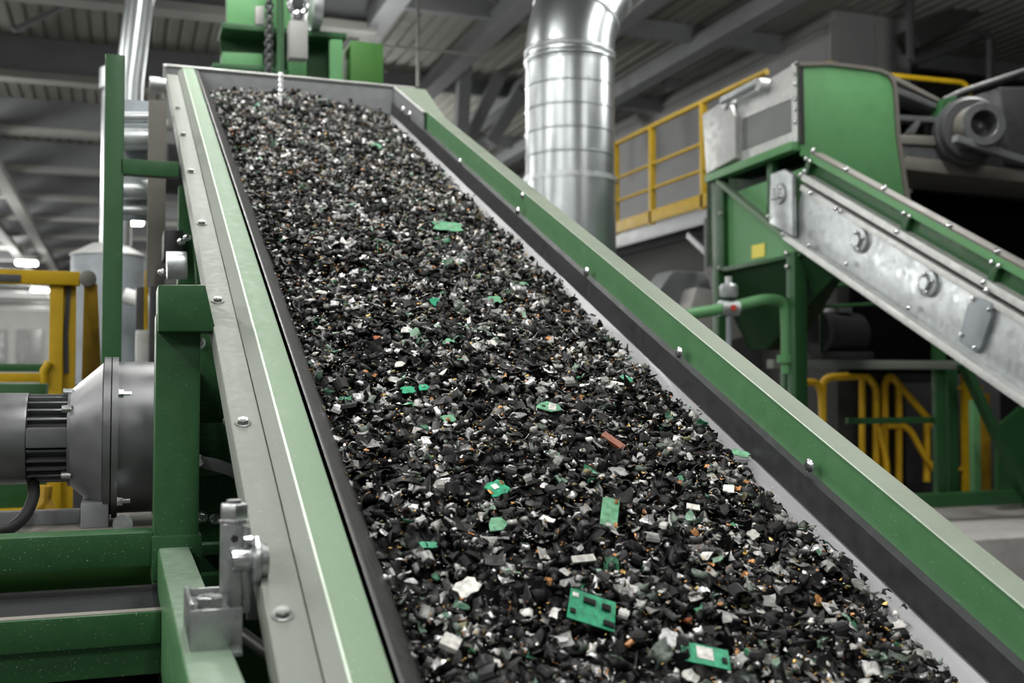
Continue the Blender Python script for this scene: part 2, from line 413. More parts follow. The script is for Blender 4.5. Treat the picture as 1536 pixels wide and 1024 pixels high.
def t_curl():
    a0 = rng.uniform(0, 1); a1 = a0+rng.uniform(1.8, 4.2); n = 7; r = .34; w = rng.uniform(.35, .7); th = .05; vv = []; f = []
    for i in range(n):
        a = a0+(a1-a0)*i/(n-1); j = rng.normal(0, .03); r_ = r*(1+.25*i/n)
        for rr in (r_, r_-th):
            for y in (-w/2+j, w/2+rng.normal(0, .04)): vv.append((rr*math.cos(a), y, rr*math.sin(a)))
    for i in range(n-1):
        a = i*4; b = a+4
        f += [[a, a+1, b+1, b], [a+2, b+2, b+3, a+3], [a, b, b+2, a+2], [a+1, a+3, b+3, b+1]]
    f += [[0, 2, 3, 1], [(n-1)*4, (n-1)*4+1, (n-1)*4+3, (n-1)*4+2]]
    return np.array(vv), f
def t_wire():
    n = 6; p = np.cumsum(rng.normal(0, .12, (n, 3))+np.array([.17, 0, 0]), axis=0); p -= p.mean(0); r = .03; vv = []; f = []
    for i in range(n):
        for k in range(4):
            a = k*math.pi/2; vv.append(p[i]+np.array([0, r*math.cos(a), r*math.sin(a)]))
    for i in range(n-1):
        for k in range(4): f.append([i*4+k, i*4+(k+1) % 4, i*4+4+(k+1) % 4, i*4+4+k])
    f += [[3, 2, 1, 0], [(n-1)*4+k for k in range(4)]]
    return np.array(vv), f
TPL = {'flake': [t_flake(rng.uniform(.05, .1), .6, rng.uniform(.5, .95)) for _ in range(16)],
       'flat': [t_flake(rng.uniform(.06, .12), .18, rng.uniform(.5, .9), .10) for _ in range(10)],
       'chunk': [t_chunk(1, rng.uniform(.55, .9), rng.uniform(.3, .6), 11) for _ in range(12)],
       'curl': [t_curl() for _ in range(10)],
       'wire': [t_wire() for _ in range(8)]}
KIND = {  # material: (share, shapes, size range in metres)
    's_black': (.36, ('flake', 'flake', 'curl', 'chunk'), (.022, .055)),
    's_char': (.10, ('flake', 'flake', 'curl', 'chunk'), (.018, .046)),
    's_greygreen': (.09, ('flake', 'flat', 'chunk'), (.016, .042)),
    's_grey': (.17, ('flake', 'flat', 'chunk', 'curl'), (.014, .042)),
    's_olive': (.05, ('flake', 'chunk', 'wire'), (.010, .030)),
    's_silver': (.11, ('flake', 'flat', 'chunk', 'curl', 'wire'), (.010, .036)),
    's_white': (.05, ('flat', 'flat', 'chunk'), (.012, .034)),
    's_copper': (.028, ('chunk', 'flake', 'wire', 'curl'), (.008, .024)),
    's_gold': (.022, ('chunk', 'wire', 'flake'), (.006, .020)),
    's_green': (.018, ('flat', 'flake'), (.014, .034)),
    's_palegreen': (.015, ('flat', 'flake'), (.014, .034))}
CRUMB = {'s_grey': .25, 's_silver': .28, 's_white': .12, 's_copper': .11, 's_gold': .18, 's_olive': .10}
kn = list(KIND); pr = np.array([KIND[k][0] for k in kn]); pr /= pr.sum()
NCH = 40000; NCR = 19000
cn = list(CRUMB); cp = np.array([CRUMB[k] for k in cn]); cp /= cp.sum()
def rotm(nrm, spin):
    """columns: x, y, normal"""
    n = nrm/np.linalg.norm(nrm); a = np.array([math.cos(spin), math.sin(spin), 0.]); a = a-n*a.dot(n); a /= np.linalg.norm(a); b = np.cross(n, a)
    return np.stack([a, b, n], 1)
Nn = np.array(N); Un = np.array(U); Xn = np.array(X); CAMn = np.array(CAM)
xs = rng.uniform(.435, 1.462, NCH); ss = .95+(6.40-.95)*rng.uniform(0, 1, NCH)
hs = bulge(xs, ss)
chips = []
# lumps of the heap: knobbly height, with hollow shade and lit tops put into the piece colours
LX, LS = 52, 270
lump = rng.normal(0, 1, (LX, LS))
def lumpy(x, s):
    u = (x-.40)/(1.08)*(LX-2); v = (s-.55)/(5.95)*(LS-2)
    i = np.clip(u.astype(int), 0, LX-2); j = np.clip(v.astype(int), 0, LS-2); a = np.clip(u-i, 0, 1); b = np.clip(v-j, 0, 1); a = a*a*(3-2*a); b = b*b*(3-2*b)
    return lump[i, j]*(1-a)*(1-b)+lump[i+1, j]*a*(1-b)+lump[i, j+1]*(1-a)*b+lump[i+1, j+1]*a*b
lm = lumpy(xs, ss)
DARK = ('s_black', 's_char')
for i in range(NCH):
    if i < NCR:
        k = cn[rng.choice(len(cn), p=cp)]; sh, lo, hi = ('chunk', 'flake', 'wire', 'chunk'), .004, .010
    else:
        k = kn[rng.choice(len(kn), p=pr)]
        if lm[i] < -.15 and k not in DARK and rng.random() < .65: k = 's_black'  # shade of the hollows put into the piece colour
        if lm[i] > .5 and k in DARK and rng.random() < .45: k = 's_grey' if rng.random() < .6 else 's_silver'  # lit look of the tops put into the piece colour
        sh, (lo, hi) = KIND[k][1], KIND[k][2]
    size = lo+(hi-lo)*rng.beta(1.5, 2.2); x, s = xs[i], ss[i]
    edge = max(0, 1-min(x-.435, 1.462-x)/.05); size *= 1-.45*edge
    if s > 4.6: size *= 1.0+.25*(s-4.6)/1.8
    tp = sh[rng.integers(len(sh))]; ti = rng.integers(len(TPL[tp]))
    small = size < .016
    off = rng.normal(.003, .007) + .0095*lm[i] + (.008 if small else 0) - .012*edge*(1 if rng.random() < .5 else 0)
    p = CAMn+D*(Xn*x+Un*s-Nn*hs[i])+Nn*off
    tilt = abs(rng.normal(0, .75)); az = rng.uniform(0, 2*math.pi)
    n = Nn*math.cos(tilt)+(Xn*math.cos(az)+Un*math.sin(az))*math.sin(tilt)
    R = rotm(n, rng.uniform(0, 2*math.pi))*size*np.array([1, rng.uniform(.75, 1.1), rng.uniform(.8, 1.2)])
    chips.append((k, tp, ti, p, R, size, off, s))

# --- the pieces one can pick out by eye, at their own spots
def heap_at(px, py):
    r = ray(px, py); h = 1.12
    for _ in range(12):
        t = -h*D/(r.dot(N)); p = r*t; x = p.x/D; s = p.dot(U)/D; h = float(bulge(np.array(x), np.array(s)))
    return x, s, h
hero_pts = []; cur_r = [.022]
def hero_frame(px, py, ang, tilt=(0, 0), lift=.010):
    x, s, h = heap_at(px, py); hero_pts.append((x, s, cur_r[0])); o = CV(x, s, h)+N*lift
    n = (N + X*tilt[0] + U*tilt[1]).normalized(); a = X*math.cos(ang)+U*math.sin(ang); a = (a-n*a.dot(n)).normalized(); b = n.cross(a)
    return o, a, b, n
def board(name, label, cat, px, py, L_, W_, ang, mat, tilt=(0, 0), lift=.012, outline=None, th=.0022, group=None, marks=(), bend=0.):
    """broken plate: ragged outline, real thickness, components soldered on it"""
    cur_r[0] = .018+.36*(L_+W_)/2/D
    o, a, b, n = hero_frame(px, py, ang, tilt, lift)
    root = thing(name, label, cat, o, group) if marks else None
    out = outline or [(-.5, -.5), (-.15, -.47), (-.1, -.5), (.5, -.5), (.47, -.1), (.5, .5), (.1, .5), (.05, .44), (-.5, .5), (-.47, .05)]
    mb = MB(); pts = [o+a*(u*L_)+b*(v*W_)+n*(bend*u*u) for u, v in out]
    mb.prism(pts, -n*th, 0)
    ob = mb.build('board' if marks else name, mat, root, 30)
    if root is None: tag(ob, label, cat, group)
    for (nm, u, v, l, w, t, mt) in marks:
        c = o+a*(u*L_)+b*(v*W_)+n*.0002; m2 = MB()
        m2.prism([c-a*l/2-b*w/2, c+a*l/2-b*w/2, c+a*l/2+b*w/2, c-a*l/2+b*w/2], n*t, min(t*.25, .0006)); m2.build(nm, mt, root)
    return root or ob
RAG = [(-.5, -.42), (-.3, -.5), (-.05, -.43), (.2, -.5), (.5, -.3), (.42, 0), (.5, .25), (.3, .5), (.05, .42), (-.2, .5), (-.5, .3), (-.4, 0)]
TRI = [(-.5, -.4), (.1, -.5), (.5, -.1), (.35, .4), (-.1, .5), (-.35, .15)]
BOX = [(-.5, -.5), (.5, -.47), (.48, .5), (-.49, .48)]
G = 'circuit_board_fragment'; CG = 'circuit board'
chip_ = 'chip_package'; lab_ = 'paper_label'; pad = 'solder_pad'
board(G, 'large green circuit board fragment with four dark chips on the near part of the heap', CG, 885, 932, .078, .058, -.42, 'pcb', (.10, -.40), .022, BOX,
      marks=((chip_, -.08, .22, .020, .010, .003, 's_black'), (chip_, .28, .2, .015, .012, .003, 's_black'), (chip_, .36, -.3, .018, .010, .003, 's_black'), (chip_, -.40, -.25, .009, .009, .002, 's_black'), (pad, -.38, .3, .010, .008, .001, 's_white')))
board(G, 'green circuit board fragment with a white label at the bottom edge of the heap', CG, 1055, 999, .075, .036, -.33, 'pcb', (.05, -.3), .020, BOX,
      marks=((lab_, -.02, .08, .026, .022, .0006, 's_white'), (chip_, .38, -.1, .008, .010, .002, 's_black'), (pad, -.42, .3, .006, .006, .001, 's_black')))
board(G, 'upright narrow green circuit board strip in the lower middle of the heap', CG, 912, 783, .068, .032, 1.22, 'pcb_pale', (.05, -.45), .020, [(-.5, -.5), (.5, -.5), (.5, .2), (.44, .5), (-.46, .5), (-.5, .1)],
      marks=((pad, -.42, .0, .008, .010, .001, 's_white'), (pad, -.36, -.4, .010, .006, .0015, 's_copper'), (pad, .43, -.3, .010, .006, .0015, 's_copper')))
board(G, 'green circuit board fragment with a white square, beside a pale shard', CG, 744, 744, .045, .038, .4, 'pcb', (0, -.25), .018, RAG,
      marks=((lab_, -.05, .1, .012, .012, .0012, 's_white'), (chip_, -.42, -.1, .006, .012, .001, 's_copper'), (chip_, .36, .2, .006, .010, .001, 's_copper')))
board(G, 'green circuit board fragment with a white rectangle near the middle of the heap', CG, 822, 619, .060, .034, -.35, 'pcb_pale', (0, -.25), .016, TRI,
      marks=((lab_, .12, .02, .017, .024, .0006, 's_white'), (chip_, -.2, -.1, .008, .005, .001, 's_black')))
board(G, 'teal green circuit board scrap, left one of a touching pair in mid-heap', CG, 611, 594, .033, .024, .1, 'pcb', (0, -.25), .016, RAG)
board(G, 'teal green circuit board scrap with pale top, right of a touching pair in mid-heap', CG, 634, 590, .030, .024, .3, 'pcb', (0, -.15), .016, TRI,
      marks=((pad, 0, .1, .008, .007, .001, 's_palegreen'),))
board(G, 'ragged green circuit board scrap at the right edge of the heap beside the steel liner', CG, 1107, 692, .046, .022, -.9, 'pcb_pale', (-.3, -.1), .022, RAG)
board(G, 'dark teal circuit board scrap right of centre, high above the rust-coloured plate', CG, 938, 577, .038, .026, -.6, 'pcb', (.2, -.3), .018, TRI,
      marks=((pad, -.1, .15, .007, .006, .001, 's_white'),))
board(G, 'pale green jagged circuit board piece in the upper part of the heap', CG, 670, 350, .105, .058, -.1, 'pcb_pale', (0, -.3), .026, RAG,
      marks=((pad, .1, 0, .02, .014, .001, 's_palegreen'), (pad, -.3, .25, .012, .010, .001, 's_silver')))
board(G, 'small bright green circuit board chip left of centre, under the jagged upper piece', CG, 651, 460, .036, .030, .9, 'pcb', (0, -.3), .016, TRI)
board(G, 'pale green board chip just right of the small bright green one', CG, 741, 457, .044, .034, .2, 'pcb_pale', (0, -.3), .016, RAG)
board(G, 'dull pale green board chip near the right side of the upper heap', CG, 785, 433, .036, .030, 1.2, 'pcb_pale', (0, -.2), .014, TRI)
board(G, 'small green board sliver close to the black skirt in the lower heap', CG, 641, 827, .032, .016, -.1, 'pcb', (0, -.2), .014, RAG)
board(G, 'pale faded green board shard below the fragment with the white square', CG, 744, 797, .040, .032, .2, 'pcb_pale', (0, -.25), .016, TRI)
board(G, 'faded green round-edged board scrap below the touching teal pair', CG, 672, 636, .030, .024, .2, 'pcb_pale', (0, -.25), .014, RAG)
board(G, 'tiny green board scrap in the far right of the heap near the end plate', CG, 563, 226, .06, .05, .5, 'pcb_pale', (0, -.3), .02, TRI)
board(G, 'green board scrap at centre left with copper edge, mid-heap', CG, 672, 521, .032, .026, .8, 'pcb_pale', (0, -.25), .014, RAG)
Pt = 'metal_plate'; CP = 'scrap plate'
board(Pt, 'rust-brown flat plate slanting to the right of the heap centre', CP, 918, 674, .054, .024, -.75, 'rust', (.25, -.25), .022, BOX, .005)
board(Pt, 'brown oval plate in the left middle of the heap', CP, 565, 515, .020, .014, 0, 'rust', (0, -.3), .016, RAG, .003)
board(Pt, 'large white bent plate with ragged edge in the lower left of the heap', CP, 698, 897, .048, .032, .5, 's_white', (0, -.25), .022, RAG, .0025)
board(Pt, 'white square block with folded side in the lower left corner of the heap', CP, 674, 981, .028, .026, -.6, 's_white', (.1, -.2), .024, BOX, .009)
board(Pt, 'bright white chip by the right side of the lower heap', CP, 1126, 816, .024, .021, .4, 's_white', (-.1, -.3), .022, RAG, .004)
board(Pt, 'long white strip lying level in the lower heap', CP, 873, 852, .042, .014, .05, 's_white', (0, -.35), .020, BOX, .004)
board(Pt, 'pale grey folded plate between rust plate and upright green strip', CP, 925, 720, .038, .028, .1, 's_grey', (.1, -.2), .020, RAG, .0025)
board(Pt, 'pale cream strip right of the upright green strip', CP, 1037, 773, .026, .014, -.4, 's_white', (-.1, -.3), .020, BOX, .003)
board(Pt, 'pale grey square plate near the right edge above the bright white chip', CP, 1090, 745, .022, .020, -.5, 's_white', (-.2, -.2), .020, BOX, .003)
board(Pt, 'white pointed plate just above the touching teal pair', CP, 598, 555, .030, .018, .3, 's_white', (0, -.3), .016, TRI, .0025)
board(Pt, 'flat cream plate above the brown oval plate', CP, 608, 503, .034, .022, .2, 's_white', (0, -.3), .016, TRI, .0025)
board(Pt, 'white plate with a notch in the centre of the heap', CP, 736, 523, .028, .024, .3, 's_white', (0, -.3), .016, RAG, .0025)
board(Pt, 'long grey strip left of the touching teal pair', CP, 542, 602, .040, .013, .1, 's_grey', (0, -.3), .016, BOX, .003)
board(Pt, 'pale silver curved plate in the lowest right corner region of the heap', CP, 1000, 970, .034, .028, .9, 's_silver', (0, -.2), .018, RAG, .004)
board(Pt, 'grey rectangular plate at the right edge of the lowest heap', CP, 1440, 995, .030, .020, -.6, 's_grey', (-.25, -.2), .02, BOX, .004)
board(Pt, 'white irregular plate near the lower right edge of the heap', CP, 1342, 952, .032, .018, .15, 's_white', (-.2, -.3), .02, RAG, .004)
def nugget(label, px, py, size, mat, sq=(1, .8, .7)):
    cur_r[0] = .022
    o, a, b, n = hero_frame(px, py, random.random()*3, (0, 0), size*.25+.012)
    vs, fs = t_chunk(*sq, 16); bm = MB(); vv = [bm.bm.verts.new(o+(a*float(p[0])+b*float(p[1])+n*float(p[2]))*size) for p in vs]
    for f in fs: bm.bm.faces.new([vv[i] for i in f])
    tag(bm.build('copper_nugget', mat, None, 20), label, 'scrap nugget')
nugget('orange copper nugget on the right of the lower heap', 1224, 911, .022, 's_copper')
nugget('orange copper nugget beside the large green board with dark chips', 940, 980, .026, 's_copper')
nugget('brown copper nugget above the large green board with dark chips', 821, 886, .024, 's_copper')
nugget('copper nugget near the left foot of the heap by the rubber skirt', 1028, 942, .022, 'rust')
nugget('rusty nugget right of the pale cream strip', 1040, 812, .022, 's_copper')

# keep the picked-out pieces clear of loose chips lying on top
hp = np.array(hero_pts)
def clear(c):
    x = (c[3]-CAMn)[0]/D; d = (np.hypot(hp[:, 0]-x, hp[:, 1]-c[7])-hp[:, 2]).min()
    return d > 0 or c[6] < -.002
chips = [c for c in chips if clear(c)]
# nearest pieces of each kind become objects of their own
own = {'plastic_shard': (('s_black', 's_char'), 300, 'black plastic shard lying loose on the nearest stretch of the heap', 'plastic shard'),
       'metal_flake': (('s_grey', 's_silver', 's_white'), 300, 'grey or silver metal flake lying loose on the nearest stretch of the heap', 'metal flake'),
       'copper_shred': (('s_copper', 's_gold'), 150, 'small copper or brass coloured shred on the nearest stretch of the heap', 'copper shred'),
       'board_crumb': (('s_green', 's_palegreen'), 90, 'small plain green board crumb on the nearest stretch of the heap', 'board crumb')}
ME = {}
def tmesh(name, mat, tp, ti):
    key = (mat, tp, ti)
    if key not in ME:
        vs, fs = TPL[tp][ti]; me = bpy.data.meshes.new(name); me.from_pydata(vs.tolist(), [], fs); me.materials.append(MATS[mat]); me.update(); ME[key] = me
    return ME[key]
def in_view(p):
    d = V(p)-CAM; w = d.dot(FW); u = 768+F*d.dot(RT)/w; v = 512-F*d.dot(UP)/w
    return 0 < u < 1536 and 0 < v < 1015
taken = set()
for nm, (mats, lim, label, cat) in own.items():
    cand = [i for i, c in enumerate(chips) if c[0] in mats and c[6] > .004 and in_view(c[3])]
    cand.sort(key=lambda i: -chips[i][5]/np.linalg.norm(chips[i][3]-CAMn))
    for i in cand[:lim]:
        k, tp, ti, p, R, size, off, s = chips[i]; taken.add(i)
        o = bpy.data.objects.new(nm, tmesh(nm, k, tp, ti)); M = Matrix([list(R[r])+[p[r]] for r in range(3)]+[[0, 0, 0, 1]])
        o.matrix_world = M; C.objects.link(o); tag(o, label, cat, cat+'s on the near end of the heap')
# everything else: one uncountable mass
vs_all = []; loops = []; starts = []; mi = []; nv = 0; nl = 0; mats_used = kn
for i, (k, tp, ti, p, R, size, off, s) in enumerate(chips):
    if i in taken: continue
    tv, tf = TPL[tp][ti]; vs_all.append(tv@R.T+p); km = kn.index(k)
    for f in tf:
        starts.append(nl); loops.extend([q+nv for q in f]); nl += len(f); mi.append(km)
    nv += len(tv)
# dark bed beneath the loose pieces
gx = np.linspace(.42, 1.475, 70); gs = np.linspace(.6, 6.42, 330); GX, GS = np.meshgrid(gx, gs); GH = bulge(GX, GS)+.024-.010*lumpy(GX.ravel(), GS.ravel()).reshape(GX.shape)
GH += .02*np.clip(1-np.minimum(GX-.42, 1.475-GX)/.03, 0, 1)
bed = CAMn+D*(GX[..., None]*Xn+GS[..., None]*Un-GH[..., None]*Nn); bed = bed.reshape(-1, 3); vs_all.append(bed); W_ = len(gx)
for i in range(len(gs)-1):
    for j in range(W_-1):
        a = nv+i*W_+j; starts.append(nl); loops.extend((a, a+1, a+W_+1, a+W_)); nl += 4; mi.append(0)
va = np.vstack(vs_all); base = np.array(CV(.95, 3.5, 1.25)); va = va-base
me = bpy.data.meshes.new('shredded_scrap'); me.vertices.add(len(va)); me.vertices.foreach_set('co', va.astype(np.float32).ravel())
me.loops.add(nl); me.loops.foreach_set('vertex_index', np.array(loops, np.int32)); me.polygons.add(len(starts)); me.polygons.foreach_set('loop_start', np.array(starts, np.int32))
for k in kn: me.materials.append(MATS[k])
me.polygons.foreach_set('material_index', np.array(mi, np.int32)); me.update(calc_edges=True); me.validate()
heap = bpy.data.objects.new('shredded_scrap', me); heap.location = base.tolist(); C.objects.link(heap)
tag(heap, 'deep heap of fine shredded electronic scrap filling the conveyor trough', 'shredded scrap', kind='stuff')

# ================================================================== LEFT: SUPPORT FRAME
fr = thing('support_stand', 'dark green square steel post frame with cross beam, left of the conveyor', 'frame', P(268, 815, y=2.55))
def pybox(x0, y0, x1, y1, y, depth, bev=.004, zb=None):
    a = P(x0, y0, y=y); b = P(x1, y0, y=y); c = P(x1, y1, y=y); d = P(x0, y1, y=y)
    zt = (a.z+b.z)/2; zl = zb if zb is not None else (c.z+d.z)/2
    return MB().box((min(a.x, d.x), y, zl), (max(b.x, c.x), y+depth, zt), bev)
pybox(234, 470, 298, 815, 2.55, .10, .006, zb=0).build('post', 'green', fr)
MB().prism([P(237, 427, y=2.5), P(308, 427, y=2.5), P(324, 497, y=2.5), P(237, 497, y=2.5)], Y*.14, .004).build('post_head', 'green', fr)
pybox(228, 803, 302, 870, 2.545, .12, .004).build('collar', 'green', fr)
pybox(-420, 811, 230, 865, 2.56, .09, .005).build('cross_beam', 'green', fr)
pybox(285, 826, 420, 1080, 2.75, .03, .003, zb=0).build('panel', 'green_deep_shade', fr)
pybox(302, 816, 345, 832, 2.70, .05, .003).build('ledge', 'green', fr)
pybox(302, 862, 345, 885, 2.70, .05, .003).build('ledge', 'green', fr)
# beam running toward the viewer, under the tensioner
zt = P(260, 824, y=2.52).z; xa = P(237, 824, y=2.52).x; xb = P(286, 822, y=2.52).x
MB().box((xa, .75, zt-.21), (xb, 2.545, zt), .008).build('side_beam', 'green_wall', fr)['label'] = 'green beam running toward the viewer'
MB().box((xa+.003, .75, zt-.004), (xb-.003, 2.544, zt+.0012), .0008).build('pale_top', 'beam_pale', fr)['label'] = 'pale top face of the beam'  # thin top plate, paler than the beam sides
mm = MB(); c = P(234, 841, x=xa); mm.lathe(c, -X, [(0, .011), (.004, .010), (.010, .004), (.0101, .0002)], 16); mm.build('bolt', 'chrome', fr)
# gussets behind the post
g = thing('gusset_plates', 'green gusset panels between the square post and the conveyor flange', 'bracket', P(320, 690, y=2.95))
pybox(298, 500, 352, 634, 2.98, .02, .002).build('panel', 'green', g)
pybox(297, 634, 372, 712, 2.86, .03, .002).build('panel', 'green', g)
pybox(297, 706, 362, 830, 3.02, .02, .002).build('panel', 'green', g)
p0 = P(296, 688, y=2.74); 
MB().prism([P(296, 684, y=2.76), P(330, 690, y=2.76), P(378, 708, y=2.76), P(378, 728, y=2.76), P(340, 712, y=2.76), P(296, 699, y=2.76)], (0, .06, 0), .003).build('curved_strap', 'motor_grey', g)['label'] = 'grey curved steel strap'
for px, py, yy in ((297, 690, 2.755), (364, 706, 2.755), (343, 632, 2.85), (340, 516, 2.97), (300, 514, 2.97), (303, 775, 2.99), (322, 778, 2.99)):
    bolt(g, P(px, py, y=yy), -Y, .010, 'chrome')
# second, further frame leg below the flange
lg = thing('conveyor_leg', 'green channel leg below the conveyor flange, beyond the square post', 'frame', P(290, 430, y=3.6))
pybox(268, 278, 292, 440, 3.95, .06, .004, zb=0).build('leg', 'green', lg)
MB().prism([P(283, 262, y=3.80), P(296, 262, y=3.80), P(318, 440, y=3.80), P(296, 440, y=3.80)], (0, .05, 0), .003).build('web', 'green', lg)
MB().cyl(P(250, 398, y=3.45), P(280, 398, y=3.45), .042, 28).build('idler', 'galv', lg)
pybox(246, 345, 274, 386, 3.9, .2, .003).build('bearing_housing', 'black', lg)
for px, py in ((272, 362), (281, 356), (243, 408)):
    MB().lathe(P(px, py, y=3.75), -Y, [(0, .013), (.012, .012), (.02, .006), (.0201, .0003)], 12).build('bolt', 'chrome', lg)

# ---------------- tensioner on the beam
tn = thing('belt_tensioner', 'zinc plated belt tensioner bracket bolted on the grey-green beam', 'tensioner', P(323, 985, y=1.55))
z0 = P(323, 985, y=1.56).z
def T(px, py, y=1.56): return P(px, py, y=y)
xl = T(284, 950).x; xr = T(363, 950).x; zt2 = T(320, 913).z
m = MB(); m.box((xl, 1.556, z0+.006), (xr, 1.562, zt2), .0015)             # front plate
m.box((xl, 1.562, z0+.006), (xl+.006, 1.71, zt2+.008), .0015); m.box((xl+.006, 1.70, z0+.006), (xr, 1.706, zt2+.004), .0015)
m.box((xl, 1.548, z0), (xr, 1.706, z0+.008), .002); m.build('base_bracket', 'zinc', tn)
m = MB(); m.box((xl+.008, 1.566, zt2-.012), (xr-.014, 1.69, zt2-.006), .001); m.build('inner_plate', 'zinc', tn)
m = MB(); m.hexnut((xl+.030, 1.605, zt2-.006), Z, .019, .016); m.build('lock_nut', 'zinc', tn)
yb = 1.635; xa2 = P(333, 850, y=yb).x; xb2 = P(376, 850, y=yb).x; zu = P(350, 786, y=yb).z
m = MB(); m.box((xa2, yb, z0+.006), (xb2-.012, yb+.040, zu), .003); m.box((xb2-.012, yb+.004, z0+.04), (xb2, yb+.03, zu-.006), .002); m.build('upright', 'zinc', tn)
m = MB(); c = P(352, 808, y=yb-.0005); m.lathe(c+Y*.0004, -Y, [(0, .006), (.0012, .006)], 5); m.build('slot', 'black', tn)
cx_ = (xa2+xb2)/2-.002
m = MB(); m.lathe((cx_, yb+.02, zu), Z, [(0, .021), (.004, .021)], 28); m.build('washer', 'steel', tn)
m = MB(); m.hexnut((cx_, yb+.02, zu+.004), Z, .021, .024); m.build('hex_nut', 'zinc', tn)
m = MB(); m.cyl((cx_, yb+.02, zu+.02), (cx_, yb+.02, zu+.033), .011, 20); m.build('threaded_stud', 'steel', tn)
pc = P(348, 840, y=yb-.012)
m = MB(); m.lathe(pc, X, [(-.002, .009), (0, .0165), (.03, .0165), (.034, .015)], 28); m.build('pin', 'chrome', tn)
pd = P(378, 840, y=yb-.012)
m = MB(); m.lathe((pd.x, pd.y, pd.z), X, [(0, .030), (.003, .035), (.008, .035), (.012, .026), (.022, .024)], 36); m.build('disc', 'zinc', tn)
m = MB(); m.lathe(P(366, 811, y=yb-.005), X, [(0, .007), (.012, .007)], 14); m.build('bolt', 'chrome', tn)
m = MB(); m.box((xb2, yb+.05, z0+.02), (xb2+.03, yb+.055, z0+.12), .002); m.build('tab', 'grey_paint', tn)
for px, py in ((397, 885), (377, 912)):
    m = MB(); m.lathe(P(px, py, y=1.70), -Y, [(0, .008), (.004, .010), (.012, .009), (.0121, .0004)], 12); m.build('bolt', 'chrome', tn)
rod = MB(); rod.tube([P(362, 950, y=1.78), P(400, 978, y=1.74), P(440, 1012, y=1.70)], .0105, 14)
tag(rod.build('rubber_hose', 'rubber', None), 'short black hose running from behind the zinc tensioner under the flange', 'hose')

# ---------------- gear motor
gm = thing('gear_motor', 'grey electric gear motor with cone adapter on a green cross beam', 'motor', P(120, 800, y=2.98))
YM = 2.98
def mx_(px): return P(px, 655, y=YM).x
ZM = P(120, 656, y=YM).z
pxr = (P(120, 556, y=YM).z-ZM)/100.0          # metres per pixel at that distance
ax0 = V((0, YM, ZM))
def ML(name, mat, prof, n=56): return MB().lathe(ax0, X, prof, n).build(name, mat, gm)
ML('fan_cover', 'motor_grey', [(mx_(-160), pxr*62), (mx_(-150), pxr*67), (mx_(40), pxr*67), (mx_(43), pxr*66.5)])['label'] = 'smooth light grey fan cover'
sb_ = ML('stator_body', 'motor_dark', [(mx_(42), pxr*55), (mx_(104), pxr*55)])
for k in range(26):
    a = 2*math.pi*k/26; d = V((0, math.cos(a), math.sin(a)))
    p0 = ax0+X*mx_(44)+d*pxr*60; p1 = ax0+X*mx_(104)+d*pxr*60
    if abs(a-math.pi) < .22: continue
    MB().beam(p0, p1, .006, pxr*11, d, .001).build('cooling_fin', 'motor_grey', sb_)
MB().box((mx_(44), YM-pxr*70, ZM-pxr*11), (mx_(104), YM-pxr*45, ZM+pxr*18), .004).build('terminal_box', 'motor_grey', gm)
ML('adapter_cone', 'motor_grey', [(mx_(103), pxr*72), (mx_(107), pxr*72), (mx_(154), pxr*112), (mx_(156), pxr*112)], 72)
ML('flange_ring', 'motor_grey', [(mx_(156), pxr*121), (mx_(166), pxr*121)], 72)
fr_ = ML('flange_ring', 'motor_grey', [(mx_(168), pxr*121), (mx_(177), pxr*121)], 72)
ML('flange_gasket', 'black', [(mx_(165.5), pxr*116), (mx_(168.5), pxr*116)], 72)
ML('gear_drum', 'motor_grey', [(mx_(176), pxr*114), (mx_(284), pxr*114), (mx_(288), pxr*100)], 72)
for px, py in ((182, 590), (182, 745)):
    dz = (656-py)*pxr; yy = YM-math.sqrt(max(0, (pxr*120)**2-dz*dz))*.98
    MB().lathe((mx_(177), yy+.012, ZM+dz), X, [(0, .013), (.012, .013), (.013, .007), (.03, .007)], 6).build('bolt', 'chrome', fr_)
for px, py in ((100, 588), (98, 612), (98, 708)):
    dz = (656-py)*pxr; yy = YM-math.sqrt(max(0, (pxr*71)**2-dz*dz))
    MB().lathe((mx_(95), yy, ZM+dz), X, [(0, .010), (.022, .010)], 10).build('bolt', 'zinc', gm)
MB().cyl(P(184, 786, y=2.70), P(184, 786, y=2.80), .022, 24).build('foot_bolt', 'zinc', gm)
zb_ = P(100, 806, y=2.7).z
MB().box((mx_(-160), 2.72, zb_-.02), (mx_(232), 3.2, zb_), .003).build('base_plate', 'taupe', gm)
MB().box((mx_(-160), 2.95, zb_), (mx_(140), 3.02, zb_+.032), .003).build('base_rail', 'grey_paint', gm)
MB().box((mx_(125), 2.85, zb_), (mx_(165), 3.1, zb_+.06), .003).build('foot', 'grey_paint', gm)
cb = MB(); cb.tube(catmull([P(50, 722, y=2.95), P(50, 745, y=2.9), P(38, 772, y=2.82), P(15, 792, y=2.76), P(-20, 800, y=2.72)]), .014, 14)
cb.build('power_cable', 'black', gm)

